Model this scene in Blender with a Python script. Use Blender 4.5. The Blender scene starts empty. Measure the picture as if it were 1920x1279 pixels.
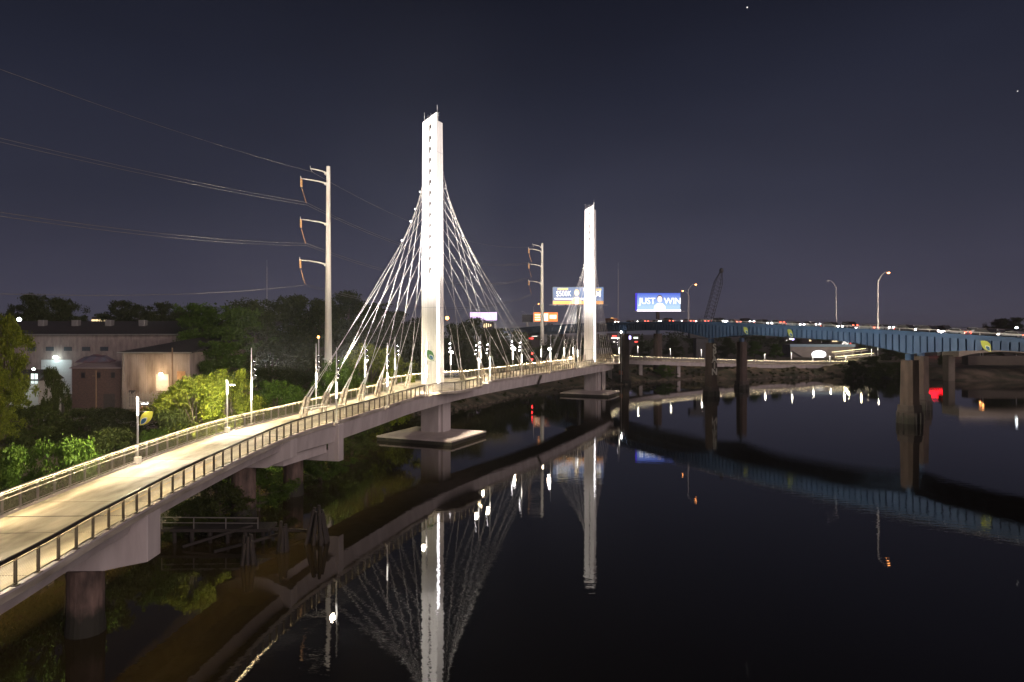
import bpy, math, random
import numpy as np
from mathutils import Vector, Matrix
R = math.radians
PI = math.pi
random.seed(7)
rng = np.random.default_rng(7)
S = bpy.context.scene
COL = S.collection

# ------------------------------------------------------------ camera
CAMZ = 17.7
F = 1280.0
HY = 625.0
cam_d = bpy.data.cameras.new('camera')
cam = bpy.data.objects.new('camera', cam_d); COL.objects.link(cam)
cam.location = (0, 0, CAMZ); cam.rotation_euler = (R(90), 0, 0)
cam_d.sensor_width = 36; cam_d.lens = 24.0
cam_d.shift_y = -(639.5 - HY) / 1920.0
cam_d.clip_start = 0.3; cam_d.clip_end = 9000
S.camera = cam
# ------------------------------------------------------------ sky
W = bpy.data.worlds.new('World'); S.world = W; W.use_nodes = True
nt = W.node_tree; nt.nodes.clear()
o_ = nt.nodes.new('ShaderNodeOutputWorld'); bg = nt.nodes.new('ShaderNodeBackground')
tc = nt.nodes.new('ShaderNodeTexCoord'); sp = nt.nodes.new('ShaderNodeSeparateXYZ')
rp = nt.nodes.new('ShaderNodeValToRGB')
nt.links.new(tc.outputs['Generated'], sp.inputs[0]); nt.links.new(sp.outputs['Z'], rp.inputs['Fac'])
cr = rp.color_ramp
cr.elements[0].position = 0.0; cr.elements[0].color = (0.0612, 0.0576, 0.0874, 1)
cr.elements[1].position = 1.0; cr.elements[1].color = (0.0027, 0.0029, 0.0067, 1)
for p, c in ((0.07, (0.0432, 0.0422, 0.0672, 1)), (0.18, (0.0261, 0.0278, 0.0470, 1)), (0.33, (0.0144, 0.0163, 0.0297, 1)), (0.45, (0.0077, 0.0088, 0.0168, 1))):
    e = cr.elements.new(p); e.color = c
nz = nt.nodes.new('ShaderNodeTexNoise'); nz.inputs['Scale'].default_value = 1.3; nz.inputs['Detail'].default_value = 5
mr = nt.nodes.new('ShaderNodeMapRange'); mr.inputs['From Min'].default_value = 0.3; mr.inputs['From Max'].default_value = 0.7; mr.inputs['To Min'].default_value = 0.8; mr.inputs['To Max'].default_value = 1.22
mp = nt.nodes.new('ShaderNodeMapping'); mp.inputs['Scale'].default_value = (1, 1, 3)
nt.links.new(tc.outputs['Generated'], mp.inputs[0]); nt.links.new(mp.outputs[0], nz.inputs['Vector']); nt.links.new(nz.outputs[0], mr.inputs['Value'])
mm = nt.nodes.new('ShaderNodeMix'); mm.data_type = 'RGBA'; mm.blend_type = 'MULTIPLY'; mm.inputs[0].default_value = 1
nt.links.new(rp.outputs[0], mm.inputs[6]); nt.links.new(mr.outputs[0], mm.inputs[7])
nt.links.new(mm.outputs[2], bg.inputs[0]); bg.inputs[1].default_value = 1.08
nt.links.new(bg.outputs[0], o_.inputs[0])
# ------------------------------------------------------------ low city glow (the one sun lamp: broad, dim, from behind the camera)
sd = bpy.data.lights.new('city_glow', 'SUN'); sd.energy = 1.6; sd.angle = R(35); sd.color = (1.0, 0.79, 0.80)
so = bpy.data.objects.new('city_glow', sd); COL.objects.link(so)
so.rotation_euler = Vector((0.62, -0.74, 0.27)).to_track_quat('Z', 'Y').to_euler()
S.view_settings.view_transform = 'Standard'; S.view_settings.look = 'None'
S.view_settings.exposure = 0; S.view_settings.gamma = 1
S.render.engine = 'CYCLES'
cy = S.cycles
cy.use_denoising = True
cy.sample_clamp_indirect = 4.0; cy.sample_clamp_direct = 0
cy.max_bounces = 6; cy.diffuse_bounces = 2; cy.glossy_bounces = 3; cy.transmission_bounces = 3; cy.transparent_max_bounces = 6
cy.caustics_reflective = False; cy.caustics_refractive = False
cy.use_light_tree = True

def PX(px, Y): return (px - 960) / F * Y
def PZ(py, Y): return CAMZ - (py - HY) / F * Y

# ------------------------------------------------------------ materials
_m = {}
def mat(name, col, rough=0.7, metal=0.0, var=0.25, scale=2.0, bump=0.0, bscale=None, emit=None, es=0.0, col2=None, stretch=(1,1,1), spec=0.5):
    if name in _m: return _m[name]
    m = bpy.data.materials.new(name); m.use_nodes = True
    n = m.node_tree; b = n.nodes['Principled BSDF']
    b.inputs['Roughness'].default_value = rough; b.inputs['Metallic'].default_value = metal
    b.inputs['Specular IOR Level'].default_value = spec
    t = n.nodes.new('ShaderNodeTexCoord'); mpp = n.nodes.new('ShaderNodeMapping'); mpp.inputs['Scale'].default_value = stretch
    n.links.new(t.outputs['Object'], mpp.inputs[0])
    z = n.nodes.new('ShaderNodeTexNoise'); z.inputs['Scale'].default_value = scale; z.inputs['Detail'].default_value = 6
    n.links.new(mpp.outputs[0], z.inputs['Vector'])
    r = n.nodes.new('ShaderNodeValToRGB'); r.color_ramp.elements[0].position = 0.3; r.color_ramp.elements[1].position = 0.72
    c2 = col2 if col2 else tuple(c * (1 - var) for c in col)
    r.color_ramp.elements[0].color = (*c2, 1); r.color_ramp.elements[1].color = (*col, 1)
    n.links.new(z.outputs[0], r.inputs[0]); n.links.new(r.outputs[0], b.inputs['Base Color'])
    if bump:
        z2 = n.nodes.new('ShaderNodeTexNoise'); z2.inputs['Scale'].default_value = bscale or scale * 4; z2.inputs['Detail'].default_value = 5
        n.links.new(mpp.outputs[0], z2.inputs['Vector'])
        bp = n.nodes.new('ShaderNodeBump'); bp.inputs['Strength'].default_value = bump; bp.inputs['Distance'].default_value = 0.1
        n.links.new(z2.outputs[0], bp.inputs['Height']); n.links.new(bp.outputs[0], b.inputs['Normal'])
    if emit:
        b.inputs['Emission Color'].default_value = (*emit, 1); b.inputs['Emission Strength'].default_value = es
    _m[name] = m
    return m
def emat(name, col, s): return mat(name, tuple(min(0.8, c) for c in col), 0.5, emit=col, es=s, var=0.05)

def ribbed(name, col, col2, axis, freq, depth=0.05, rough=0.7, stain=0.3, xs=0.5, zs=0.15):
    """corrugated / fluted sheet: sine ribs as bump, streaky stains running down"""
    if name in _m: return _m[name]
    m = bpy.data.materials.new(name); m.use_nodes = True
    n = m.node_tree; b = n.nodes['Principled BSDF']; b.inputs['Roughness'].default_value = rough
    t = n.nodes.new('ShaderNodeTexCoord')
    wv = n.nodes.new('ShaderNodeTexWave'); wv.wave_type = 'BANDS'; wv.bands_direction = axis; wv.inputs['Scale'].default_value = freq; wv.inputs['Distortion'].default_value = 0
    n.links.new(t.outputs['Object'], wv.inputs['Vector'])
    bp = n.nodes.new('ShaderNodeBump'); bp.inputs['Strength'].default_value = 0.8; bp.inputs['Distance'].default_value = depth
    n.links.new(wv.outputs['Fac'], bp.inputs['Height']); n.links.new(bp.outputs[0], b.inputs['Normal'])
    mpp = n.nodes.new('ShaderNodeMapping'); mpp.inputs['Scale'].default_value = (xs, xs, zs)
    n.links.new(t.outputs['Object'], mpp.inputs[0])
    z = n.nodes.new('ShaderNodeTexNoise'); z.inputs['Scale'].default_value = 3; z.inputs['Detail'].default_value = 7
    n.links.new(mpp.outputs[0], z.inputs['Vector'])
    r = n.nodes.new('ShaderNodeValToRGB'); r.color_ramp.elements[0].position = 0.5 - stain; r.color_ramp.elements[1].position = 0.62
    r.color_ramp.elements[0].color = (*col2, 1); r.color_ramp.elements[1].color = (*col, 1)
    n.links.new(z.outputs[0], r.inputs[0])
    n.links.new(r.outputs[0], b.inputs['Base Color'])
    _m[name] = m
    return m

CONC = mat('pale_concrete', (0.50, 0.46, 0.43), 0.8, col2=(0.36, 0.32, 0.30), scale=0.8, bump=0.2, bscale=3, stretch=(1, 1, .25))
DECK = mat('deck_concrete', (0.50, 0.46, 0.37), 0.75, col2=(0.17, 0.15, 0.115), scale=0.9, bump=0.15, bscale=6, stretch=(1, 0.3, 1))
OLDC = mat('stained_concrete', (0.17, 0.115, 0.09), 0.85, scale=1.5, bump=0.6, bscale=5, col2=(0.03, 0.02, 0.015), stretch=(1, 1, 0.35))
PIERC = mat('brown_pier_concrete', (0.085, 0.058, 0.044), 0.85, scale=0.9, bump=0.5, bscale=3, col2=(0.035, 0.024, 0.018), stretch=(1, 1, 0.3))
FOOTC = mat('dark_footing_concrete', (0.06, 0.046, 0.036), 0.85, scale=0.8, bump=0.6, bscale=2.5, col2=(0.04, 0.03, 0.025))
STAIN = mat('algae_stained_concrete', (0.16, 0.13, 0.075), 0.85, scale=1.0, col2=(0.05, 0.045, 0.03), stretch=(1, 1, 3))
FEND = mat('fender_concrete', (0.48, 0.42, 0.38), 0.85, var=0.25, scale=0.5, bump=0.2, bscale=4)
def tide(m, zt=1.3, dark=(0.018, 0.017, 0.010)):
    n = m.node_tree; b = n.nodes['Principled BSDF']; src = b.inputs['Base Color'].links[0].from_socket
    t = n.nodes.new('ShaderNodeTexCoord'); s_ = n.nodes.new('ShaderNodeSeparateXYZ'); n.links.new(t.outputs['Object'], s_.inputs[0])
    z = n.nodes.new('ShaderNodeTexNoise'); z.inputs['Scale'].default_value = 1.6; z.inputs['Detail'].default_value = 5; n.links.new(t.outputs['Object'], z.inputs['Vector'])
    a = n.nodes.new('ShaderNodeMath'); a.operation = 'MULTIPLY_ADD'; n.links.new(z.outputs[0], a.inputs[0]); a.inputs[1].default_value = -1.4; n.links.new(s_.outputs['Z'], a.inputs[2])
    r = n.nodes.new('ShaderNodeMapRange'); r.inputs['From Min'].default_value = zt-1.1; r.inputs['From Max'].default_value = zt-.4; n.links.new(a.outputs[0], r.inputs[0])
    mx = n.nodes.new('ShaderNodeMix'); mx.data_type = 'RGBA'; mx.inputs[6].default_value = (*dark, 1)
    n.links.new(r.outputs[0], mx.inputs[0]); n.links.new(src, mx.inputs[7]); n.links.new(mx.outputs[2], b.inputs['Base Color'])
for m_ in (OLDC, PIERC, FOOTC, STAIN): tide(m_, 1.5 if m_ is not STAIN else 0.75)
STEELW = ribbed('white_tower_steel', (0.80, 0.77, 0.72), (0.62, 0.58, 0.52), 'X', 1.2, 0.02, 0.5, 0.35, 1.5, 0.05)
RAILD = mat('dark_bronze_rail', (0.07, 0.06, 0.05), 0.45, 0.6, var=0.2)
RAILL = mat('weathered_steel_rail', (0.42, 0.40, 0.37), 0.4, 0.7, var=0.2)
GALV = mat('galvanised_steel', (0.55, 0.54, 0.52), 0.45, 0.3, var=0.2, scale=3)
CABLE = mat('stay_cable_sheath', (0.72, 0.68, 0.62), 0.45, 0.0, var=0.1)
WIREM = mat('aluminium_wire', (0.16, 0.15, 0.14), 0.5, 0.0, var=0.1)
PLATE = mat('weathered_anchor_plate', (0.42, 0.37, 0.30), 0.6, 0.2, scale=4, col2=(0.16, 0.13, 0.10))
POLEM = mat('utility_pole_steel', (0.66, 0.64, 0.58), 0.6, 0.1, scale=0.5, col2=(0.50, 0.47, 0.41), stretch=(2, 2, .2))
RUST = mat('rusty_steel', (0.50, 0.30, 0.14), 0.8, scale=5, col2=(0.30, 0.15, 0.07))
BLACKM = mat('black_paint', (0.02, 0.02, 0.022), 0.5, var=0.2)
TIMBER = mat('wet_dark_timber', (0.032, 0.025, 0.02), 0.8, scale=4, bump=0.6, col2=(0.02, 0.016, 0.013), stretch=(3, 3, .3))
BARK = mat('tree_bark', (0.11, 0.085, 0.06), 0.9, scale=4, bump=0.6, col2=(0.05, 0.04, 0.03), stretch=(2, 2, .4))
BLUEG = mat('blue_girder_paint', (0.028, 0.075, 0.16), 0.55, scale=0.4, col2=(0.018, 0.05, 0.11), stretch=(1, 1, .4))
BLUEM = mat('faded_blue_web_paint', (0.058, 0.105, 0.195), 0.6, scale=0.5, col2=(0.028, 0.058, 0.125), stretch=(1, 1, .25))
ASPH = mat('asphalt', (0.05, 0.05, 0.052), 0.85, var=0.3, scale=2)
LEDW = emat('led_warm_strip', (1.0, 0.76, 0.41), 225)
LEDC = emat('led_white_column', (1.0, 0.93, 0.82), 5)
LEDT = emat('tower_edge_light', (1.0, 0.95, 1.0), 10)
HEADW = emat('floodlight_lens', (1.0, 0.96, 0.95), 45)
HEADD = emat('floodlight_glass', (1.0, 0.94, 0.97), 30)
LEDF = emat('far_white_column', (1.0, 0.93, 0.82), 1.3)
LEDR = emat('ramp_warm_strip', (1.0, 0.80, 0.46), 55)
HEADO = emat('sodium_lens', (1.0, 0.36, 0.10), 15)

def foliage(name, c1, c2):
    m = bpy.data.materials.new(name); m.use_nodes = True
    n = m.node_tree; b = n.nodes['Principled BSDF']; b.inputs['Roughness'].default_value = 0.6; b.inputs['Specular IOR Level'].default_value = 0.15
    g = n.nodes.new('ShaderNodeNewGeometry'); r = n.nodes.new('ShaderNodeValToRGB')
    r.color_ramp.elements[0].color = (*c1, 1); r.color_ramp.elements[1].color = (*c2, 1)
    n.links.new(g.outputs['Random Per Island'], r.inputs[0]); n.links.new(r.outputs[0], b.inputs['Base Color'])
    tr = n.nodes.new('ShaderNodeBsdfTranslucent'); mx = n.nodes.new('ShaderNodeMixShader'); mx.inputs[0].default_value = 0.3
    n.links.new(r.outputs[0], tr.inputs[0]); n.links.new(b.outputs[0], mx.inputs[1]); n.links.new(tr.outputs[0], mx.inputs[2])
    n.links.new(mx.outputs[0], n.nodes['Material Output'].inputs[0])
    return m
LEAFY = foliage('leaves_yellow_green', (0.075, 0.10, 0.009), (0.17, 0.19, 0.018))
LEAFG = foliage('leaves_green', (0.042, 0.085, 0.009), (0.085, 0.135, 0.017))
LEAFD = foliage('leaves_dark_green', (0.028, 0.040, 0.008), (0.058, 0.070, 0.014))

# ------------------------------------------------------------ mesh builder
def wloc(o):
    v = Vector((0, 0, 0))
    while o is not None:
        v += o.location; o = o.parent
    return v
class MB:
    def __init__(s): s.v = []; s.f = []
    def quad(s, a, b, c, d):
        i = len(s.v); s.v += [tuple(a), tuple(b), tuple(c), tuple(d)]; s.f.append((i, i+1, i+2, i+3)); return s
    def ngon(s, pts):
        i = len(s.v); s.v += [tuple(p) for p in pts]; s.f.append(tuple(range(i, i+len(pts)))); return s
    def hexa(s, p):   # 8 pts: bottom loop 0-3, top loop 4-7
        i = len(s.v); s.v += [tuple(q) for q in p]
        for f in ((3,2,1,0),(4,5,6,7),(0,1,5,4),(1,2,6,5),(2,3,7,6),(3,0,4,7)): s.f.append(tuple(i+k for k in f))
        return s
    def box(s, c, d, rz=0.0):
        cx, cy_, cz = c; a, b, h = d[0]/2, d[1]/2, d[2]/2; co, si = math.cos(rz), math.sin(rz)
        P = []
        for z in (-h, h):
            for x, y in ((-a,-b),(a,-b),(a,b),(-a,b)): P.append((cx + x*co - y*si, cy_ + x*si + y*co, cz + z))
        return s.hexa(P)
    def bar(s, a, b, w, h=None, up=(0,0,1)):
        a = Vector(a); b = Vector(b); h = h or w; t = (b - a).normalized(); u = Vector(up)
        if abs(t.dot(u)) > 0.98: u = Vector((0, 1, 0))
        x = t.cross(u).normalized(); y = x.cross(t).normalized()
        P = [q + x*i*w/2 + y*j*h/2 for q in (a, b) for i, j in ((-1,-1),(1,-1),(1,1),(-1,1))]
        return s.hexa(P)
    def tube(s, pts, r, n=8, cap=True):
        pts = [Vector(p) for p in pts]; rs = r if isinstance(r, (list, tuple)) else [r]*len(pts)
        base = len(s.v)
        for k, p in enumerate(pts):
            t = (pts[min(k+1, len(pts)-1)] - pts[max(k-1, 0)]).normalized()
            u = Vector((0,0,1)) if abs(t.z) < 0.95 else Vector((1,0,0))
            x = t.cross(u).normalized(); y = x.cross(t)
            for j in range(n):
                a = 2*PI*j/n; s.v.append(tuple(p + x*math.cos(a)*rs[k] + y*math.sin(a)*rs[k]))
        for k in range(len(pts)-1):
            for j in range(n):
                s.f.append((base+k*n+j, base+k*n+(j+1) % n, base+(k+1)*n+(j+1) % n, base+(k+1)*n+j))
        if cap:
            s.f.append(tuple(base+j for j in range(n))[::-1]); s.f.append(tuple(base+(len(pts)-1)*n+j for j in range(n)))
        return s
    def loft(s, rings, cap=True):
        base = len(s.v); n = len(rings[0])
        for r in rings: s.v += [tuple(p) for p in r]
        for k in range(len(rings)-1):
            for j in range(n):
                s.f.append((base+k*n+j, base+k*n+(j+1) % n, base+(k+1)*n+(j+1) % n, base+(k+1)*n+j))
        if cap:
            s.f.append(tuple(base+j for j in range(n))[::-1]); s.f.append(tuple(base+(len(rings)-1)*n+j for j in range(n)))
        return s
    def prism(s, pts, ext):
        e = Vector(ext); return s.loft([[Vector(p) for p in pts], [Vector(p)+e for p in pts]])
    def sphere(s, c, r, n=10, m=6, sc=(1,1,1)):
        rings = []
        for k in range(m+1):
            a = -PI/2 + PI*k/m
            rr = max(math.cos(a), 0.02)*r
            rings.append([(c[0]+rr*math.cos(2*PI*j/n)*sc[0], c[1]+rr*math.sin(2*PI*j/n)*sc[1], c[2]+r*math.sin(a)*sc[2]) for j in range(n)])
        return s.loft(rings)
    def build(s, name, m, parent=None, smooth=False, bevel=0):
        off = wloc(parent) if parent else Vector((0, 0, 0))
        me = bpy.data.meshes.new(name)
        me.from_pydata([(a-off.x, b-off.y, c-off.z) for a, b, c in s.v], [], s.f)
        me.materials.append(m)
        if smooth: me.polygons.foreach_set('use_smooth', [True]*len(me.polygons))
        me.update()
        o = bpy.data.objects.new(name, me); COL.objects.link(o)
        if parent: o.parent = parent
        if bevel:
            bv = o.modifiers.new('bevel', 'BEVEL'); bv.width = bevel; bv.segments = 2; bv.limit_method = 'ANGLE'
        return o
def tag(o, label=None, cat=None, group=None, kind=None):
    if label: o['label'] = label
    if cat: o['category'] = cat
    if group: o['group'] = group
    if kind: o['kind'] = kind
    return o
def thing(name, label, cat, loc=(0,0,0), group=None):
    o = bpy.data.objects.new(name, None); COL.objects.link(o); o.location = loc; o.empty_display_size = 0.5
    return tag(o, label, cat, group)
def copy_tree(o, parent=None):
    c = o.copy(); COL.objects.link(c); c.parent = parent
    for ch in list(o.children): copy_tree(ch, c)
    return c
def place(proto, used, loc, rz=0, sc=None, label=None, group=None):
    o = proto if not used else copy_tree(proto)
    o.location = loc; o.rotation_euler = (0, 0, rz)
    if sc is not None: o.scale = sc if isinstance(sc, tuple) else (sc, sc, sc)
    if label: o['label'] = label
    if group: o['group'] = group
    return o
def text(name, body, size, m, parent, org, ux, uz, ext=0.02, bold=0.0, sx=1.0):
    """lettering as a real mesh, centred on org, running along ux, standing along uz"""
    cu = bpy.data.curves.new('t', 'FONT'); cu.body = body; cu.size = size; cu.align_x = 'CENTER'; cu.align_y = 'CENTER'
    cu.extrude = ext; cu.offset = bold; cu.resolution_u = 3
    to = bpy.data.objects.new('t', cu); COL.objects.link(to)
    bpy.context.view_layer.update()
    me = bpy.data.meshes.new_from_object(to.evaluated_get(bpy.context.evaluated_depsgraph_get()))
    bpy.data.objects.remove(to); bpy.data.curves.remove(cu)
    ux = Vector(ux).normalized(); uz = Vector(uz).normalized(); un = ux.cross(uz)
    off = wloc(parent) if parent else Vector()
    for v in me.vertices:
        v.co = Vector(org) + ux*v.co.x*sx + uz*v.co.y + un*v.co.z - off
    me.materials.clear(); me.materials.append(m); me.name = name
    o = bpy.data.objects.new(name, me); COL.objects.link(o); o.parent = parent
    return o
LEAFSHAPE = [(0.02,1.0),(0.35,1.02),(0.65,0.95),(0.86,0.78),(0.97,0.52),(1.0,0.22),(1.0,0.0),(0.72,0.03),(0.45,0.16),(0.22,0.38),(0.08,0.66)]
def flat(shape, org, ux, uz, size, x0=0, y0=0, k=1.0, flip=False, push=0.0, t=0.02):
    ux = Vector(ux).normalized(); uz = Vector(uz).normalized(); un = ux.cross(uz)
    mb = MB(); pts = []
    for x, y in shape:
        a, b = x0 + x*k - 0.5, y0 + y*k - 0.5
        if flip: a = -a
        pts.append(Vector(org) + ux*a*size + uz*b*size + un*push)
    return mb.prism(pts, un*t)
def emblem(parent, org, ux, uz, size, green, flip=False, tall=1.0):
    uzv = Vector(uz)*tall
    a = flat(LEAFSHAPE, org, ux, uz, size, flip=flip, push=0.01).build('leaf_emblem', green, parent)
    b = flat(LEAFSHAPE, org, ux, uz, size, 0.44, 0.06, 0.50, flip, 0.034).build('emblem_ring', EMW, a)
    c = flat(LEAFSHAPE, org, ux, uz, size, 0.50, 0.10, 0.40, flip, 0.058).build('emblem_drop', EMB, a)
    return a
EMG = mat('emblem_green', (0.04, 0.15, 0.03), 0.6, var=0.05)
EMY = mat('emblem_yellow_green', (0.42, 0.46, 0.06), 0.6, var=0.08)
EMW = mat('emblem_white', (0.75, 0.75, 0.7), 0.6, var=0.05)
EMB = mat('emblem_blue', (0.015, 0.10, 0.22), 0.6, var=0.05)
def spot(parent, loc, target, power, col, size=100, blend=0.6, r=0.15):
    d = bpy.data.lights.new('lamp_and_fill_light', 'SPOT'); d.energy = power; d.color = col; d.spot_size = R(size); d.spot_blend = blend; d.shadow_soft_size = r
    o = bpy.data.objects.new('lamp_and_fill_light', d); COL.objects.link(o); o.parent = parent
    off = wloc(parent) if parent else Vector()
    o.location = Vector(loc) - off
    o.rotation_euler = (Vector(loc) - Vector(target)).to_track_quat('Z', 'Y').to_euler()
    return o

# ------------------------------------------------------------ water and ground
SHORE = [(-36,-220),(-35,-30),(-35,30),(-34,50),(-32,62),(-34,78),(-35,100),(-31,119),(-27,137),(-20,150),(-12,158),(-3,180),(6,204),(20,222),(36,232),(50,250),(68,262),(90,261),(112,272),(130,281),(148,276),(160,258),(172,250),(260,248),(420,215),(900,190)]
RIVER = SHORE + [(900,-900),(-36,-900)]
def terrain_h(X, Y):
    shp = X.shape; x = X.ravel(); y = Y.ravel()
    inside = np.zeros(x.shape, bool); d = np.full(x.shape, 1e9)
    n = len(RIVER)
    for i in range(n):
        ax, ay = RIVER[i]; bx, by = RIVER[(i+1) % n]
        c = ((ay > y) != (by > y)); 
        with np.errstate(divide='ignore', invalid='ignore'):
            xi = (bx-ax)*(y-ay)/((by-ay) if by != ay else 1e-9)+ax
        inside ^= c & (x < xi)
        if i < len(SHORE)-1:
            L2 = (bx-ax)**2+(by-ay)**2; t = np.clip(((x-ax)*(bx-ax)+(y-ay)*(by-ay))/L2, 0, 1)
            d = np.minimum(d, np.hypot(x-ax-t*(bx-ax), y-ay-t*(by-ay)))
    nz_ = 0.9*np.sin(x*0.21+1.3*np.sin(y*0.17))*np.cos(y*0.19+x*0.05) + 0.45*np.sin(x*0.71+y*0.33)*np.cos(y*0.63-x*0.2) + 0.2*np.sin(x*1.7-y*1.1)
    dl = d + nz_*1.3
    plain = 3.0 + np.clip((y-235)/60, 0, 1)*2.5*(x > 40) + np.clip((np.hypot(x, y)-300)/600, 0, 1)*4
    h = np.minimum(dl*0.33, plain) + nz_*0.12
    h = np.where(inside, -0.25*np.clip(d, 0, 12) + 0.25, h)
    h = np.where(inside, np.minimum(h, -d*0.28+nz_*0.1), h)
    return h.reshape(shp)
def tz(x, y): return float(terrain_h(np.array([[float(x)]]), np.array([[float(y)]]))[0, 0])
xs = np.concatenate([np.linspace(-2600,-300,24)[:-1], np.arange(-300,-70,5.0), np.arange(-70,200,1.5), np.arange(200,420,6.0), np.linspace(420,2600,22)])
ys = np.concatenate([np.linspace(-900,-60,14)[:-1], np.arange(-60,40,4.0), np.arange(40,300,1.5), np.arange(300,520,6.0), np.linspace(520,4200,26)])
GX, GY = np.meshgrid(xs, ys); GZ = terrain_h(GX, GY)
me = bpy.data.meshes.new('ground'); nx, ny = len(xs), len(ys)
V = np.stack([GX.ravel(), GY.ravel(), GZ.ravel()], 1)
I, J = np.meshgrid(np.arange(nx-1), np.arange(ny-1)); a0 = (J*nx+I).ravel()
FQ = np.stack([a0, a0+1, a0+nx+1, a0+nx], 1)
me.from_pydata(V.tolist(), [], FQ.tolist()); me.polygons.foreach_set('use_smooth', [True]*len(me.polygons))
m = bpy.data.materials.new('bank_soil'); m.use_nodes = True
n = m.node_tree; b = n.nodes['Principled BSDF']; b.inputs['Roughness'].default_value = 0.9
t = n.nodes.new('ShaderNodeTexCoord'); z = n.nodes.new('ShaderNodeTexNoise'); z.inputs['Scale'].default_value = 0.18; z.inputs['Detail'].default_value = 9
n.links.new(t.outputs['Object'], z.inputs['Vector'])
r = n.nodes.new('ShaderNodeValToRGB')
r.color_ramp.elements[0].position = 0.36; r.color_ramp.elements[0].color = (0.035, 0.042, 0.018, 1)
r.color_ramp.elements[1].position = 0.66; r.color_ramp.elements[1].color = (0.16, 0.12, 0.085, 1)
e = r.color_ramp.elements.new(0.5); e.color = (0.075, 0.062, 0.038, 1)
n.links.new(z.outputs[0], r.inputs[0]); n.links.new(r.outputs[0], b.inputs['Base Color'])
z2 = n.nodes.new('ShaderNodeTexNoise'); z2.inputs['Scale'].default_value = 1.6; z2.inputs['Detail'].default_value = 8
n.links.new(t.outputs['Object'], z2.inputs['Vector'])
bp = n.nodes.new('ShaderNodeBump'); bp.inputs['Strength'].default_value = 0.9; bp.inputs['Distance'].default_value = 0.4
n.links.new(z2.outputs[0], bp.inputs['Height']); n.links.new(bp.outputs[0], b.inputs['Normal'])
me.materials.append(m)
go = bpy.data.objects.new('ground', me); COL.objects.link(go); tag(go, kind='structure')

m = bpy.data.materials.new('river_water'); m.use_nodes = True
n = m.node_tree; b = n.nodes['Principled BSDF']
b.inputs['Roughness'].default_value = 0.015; b.inputs['IOR'].default_value = 1.4
t = n.nodes.new('ShaderNodeTexCoord')
def nn(scale, detail, sx=1, sy=1):
    mpp = n.nodes.new('ShaderNodeMapping'); mpp.inputs['Scale'].default_value = (sx, sy, 1); n.links.new(t.outputs['Object'], mpp.inputs[0])
    z = n.nodes.new('ShaderNodeTexNoise'); z.inputs['Scale'].default_value = scale; z.inputs['Detail'].default_value = detail; z.inputs['Roughness'].default_value = 0.55
    n.links.new(mpp.outputs[0], z.inputs['Vector']); return z
za = nn(1.1, 3, 0.7, 1.3); zb = nn(0.035, 3)
mk = n.nodes.new('ShaderNodeMapRange'); mk.inputs['From Min'].default_value = 0.42; mk.inputs['From Max'].default_value = 0.62; mk.inputs['To Min'].default_value = 0.25; mk.inputs['To Max'].default_value = 1.0
n.links.new(zb.outputs[0], mk.inputs[0])
ml = n.nodes.new('ShaderNodeMath'); ml.operation = 'MULTIPLY'; n.links.new(za.outputs[0], ml.inputs[0]); n.links.new(mk.outputs[0], ml.inputs[1])
bp = n.nodes.new('ShaderNodeBump'); bp.inputs['Strength'].default_value = 1.0; bp.inputs['Distance'].default_value = 0.009
n.links.new(ml.outputs[0], bp.inputs['Height']); n.links.new(bp.outputs[0], b.inputs['Normal'])
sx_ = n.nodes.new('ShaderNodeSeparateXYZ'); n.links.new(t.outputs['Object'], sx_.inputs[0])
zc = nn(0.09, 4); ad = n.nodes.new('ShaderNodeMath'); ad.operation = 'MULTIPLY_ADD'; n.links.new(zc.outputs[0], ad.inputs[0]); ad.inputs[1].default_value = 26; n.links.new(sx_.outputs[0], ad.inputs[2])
silt_glow = n.nodes.new('ShaderNodeMapRange'); silt_glow.interpolation_type = 'SMOOTHSTEP'; silt_glow.inputs['From Min'].default_value = -16; silt_glow.inputs['From Max'].default_value = 10
n.links.new(ad.outputs[0], silt_glow.inputs[0])
mc = n.nodes.new('ShaderNodeMix'); mc.data_type = 'RGBA'; mc.inputs[6].default_value = (0.046, 0.033, 0.011, 1); mc.inputs[7].default_value = (0.010, 0.0085, 0.006, 1)  # silt brown by the left bank, with warm deck light put into it
n.links.new(silt_glow.outputs[0], mc.inputs[0]); n.links.new(mc.outputs[2], b.inputs['Base Color'])
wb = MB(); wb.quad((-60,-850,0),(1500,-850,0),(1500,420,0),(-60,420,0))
tag(wb.build('water', m), kind='structure')

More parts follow.
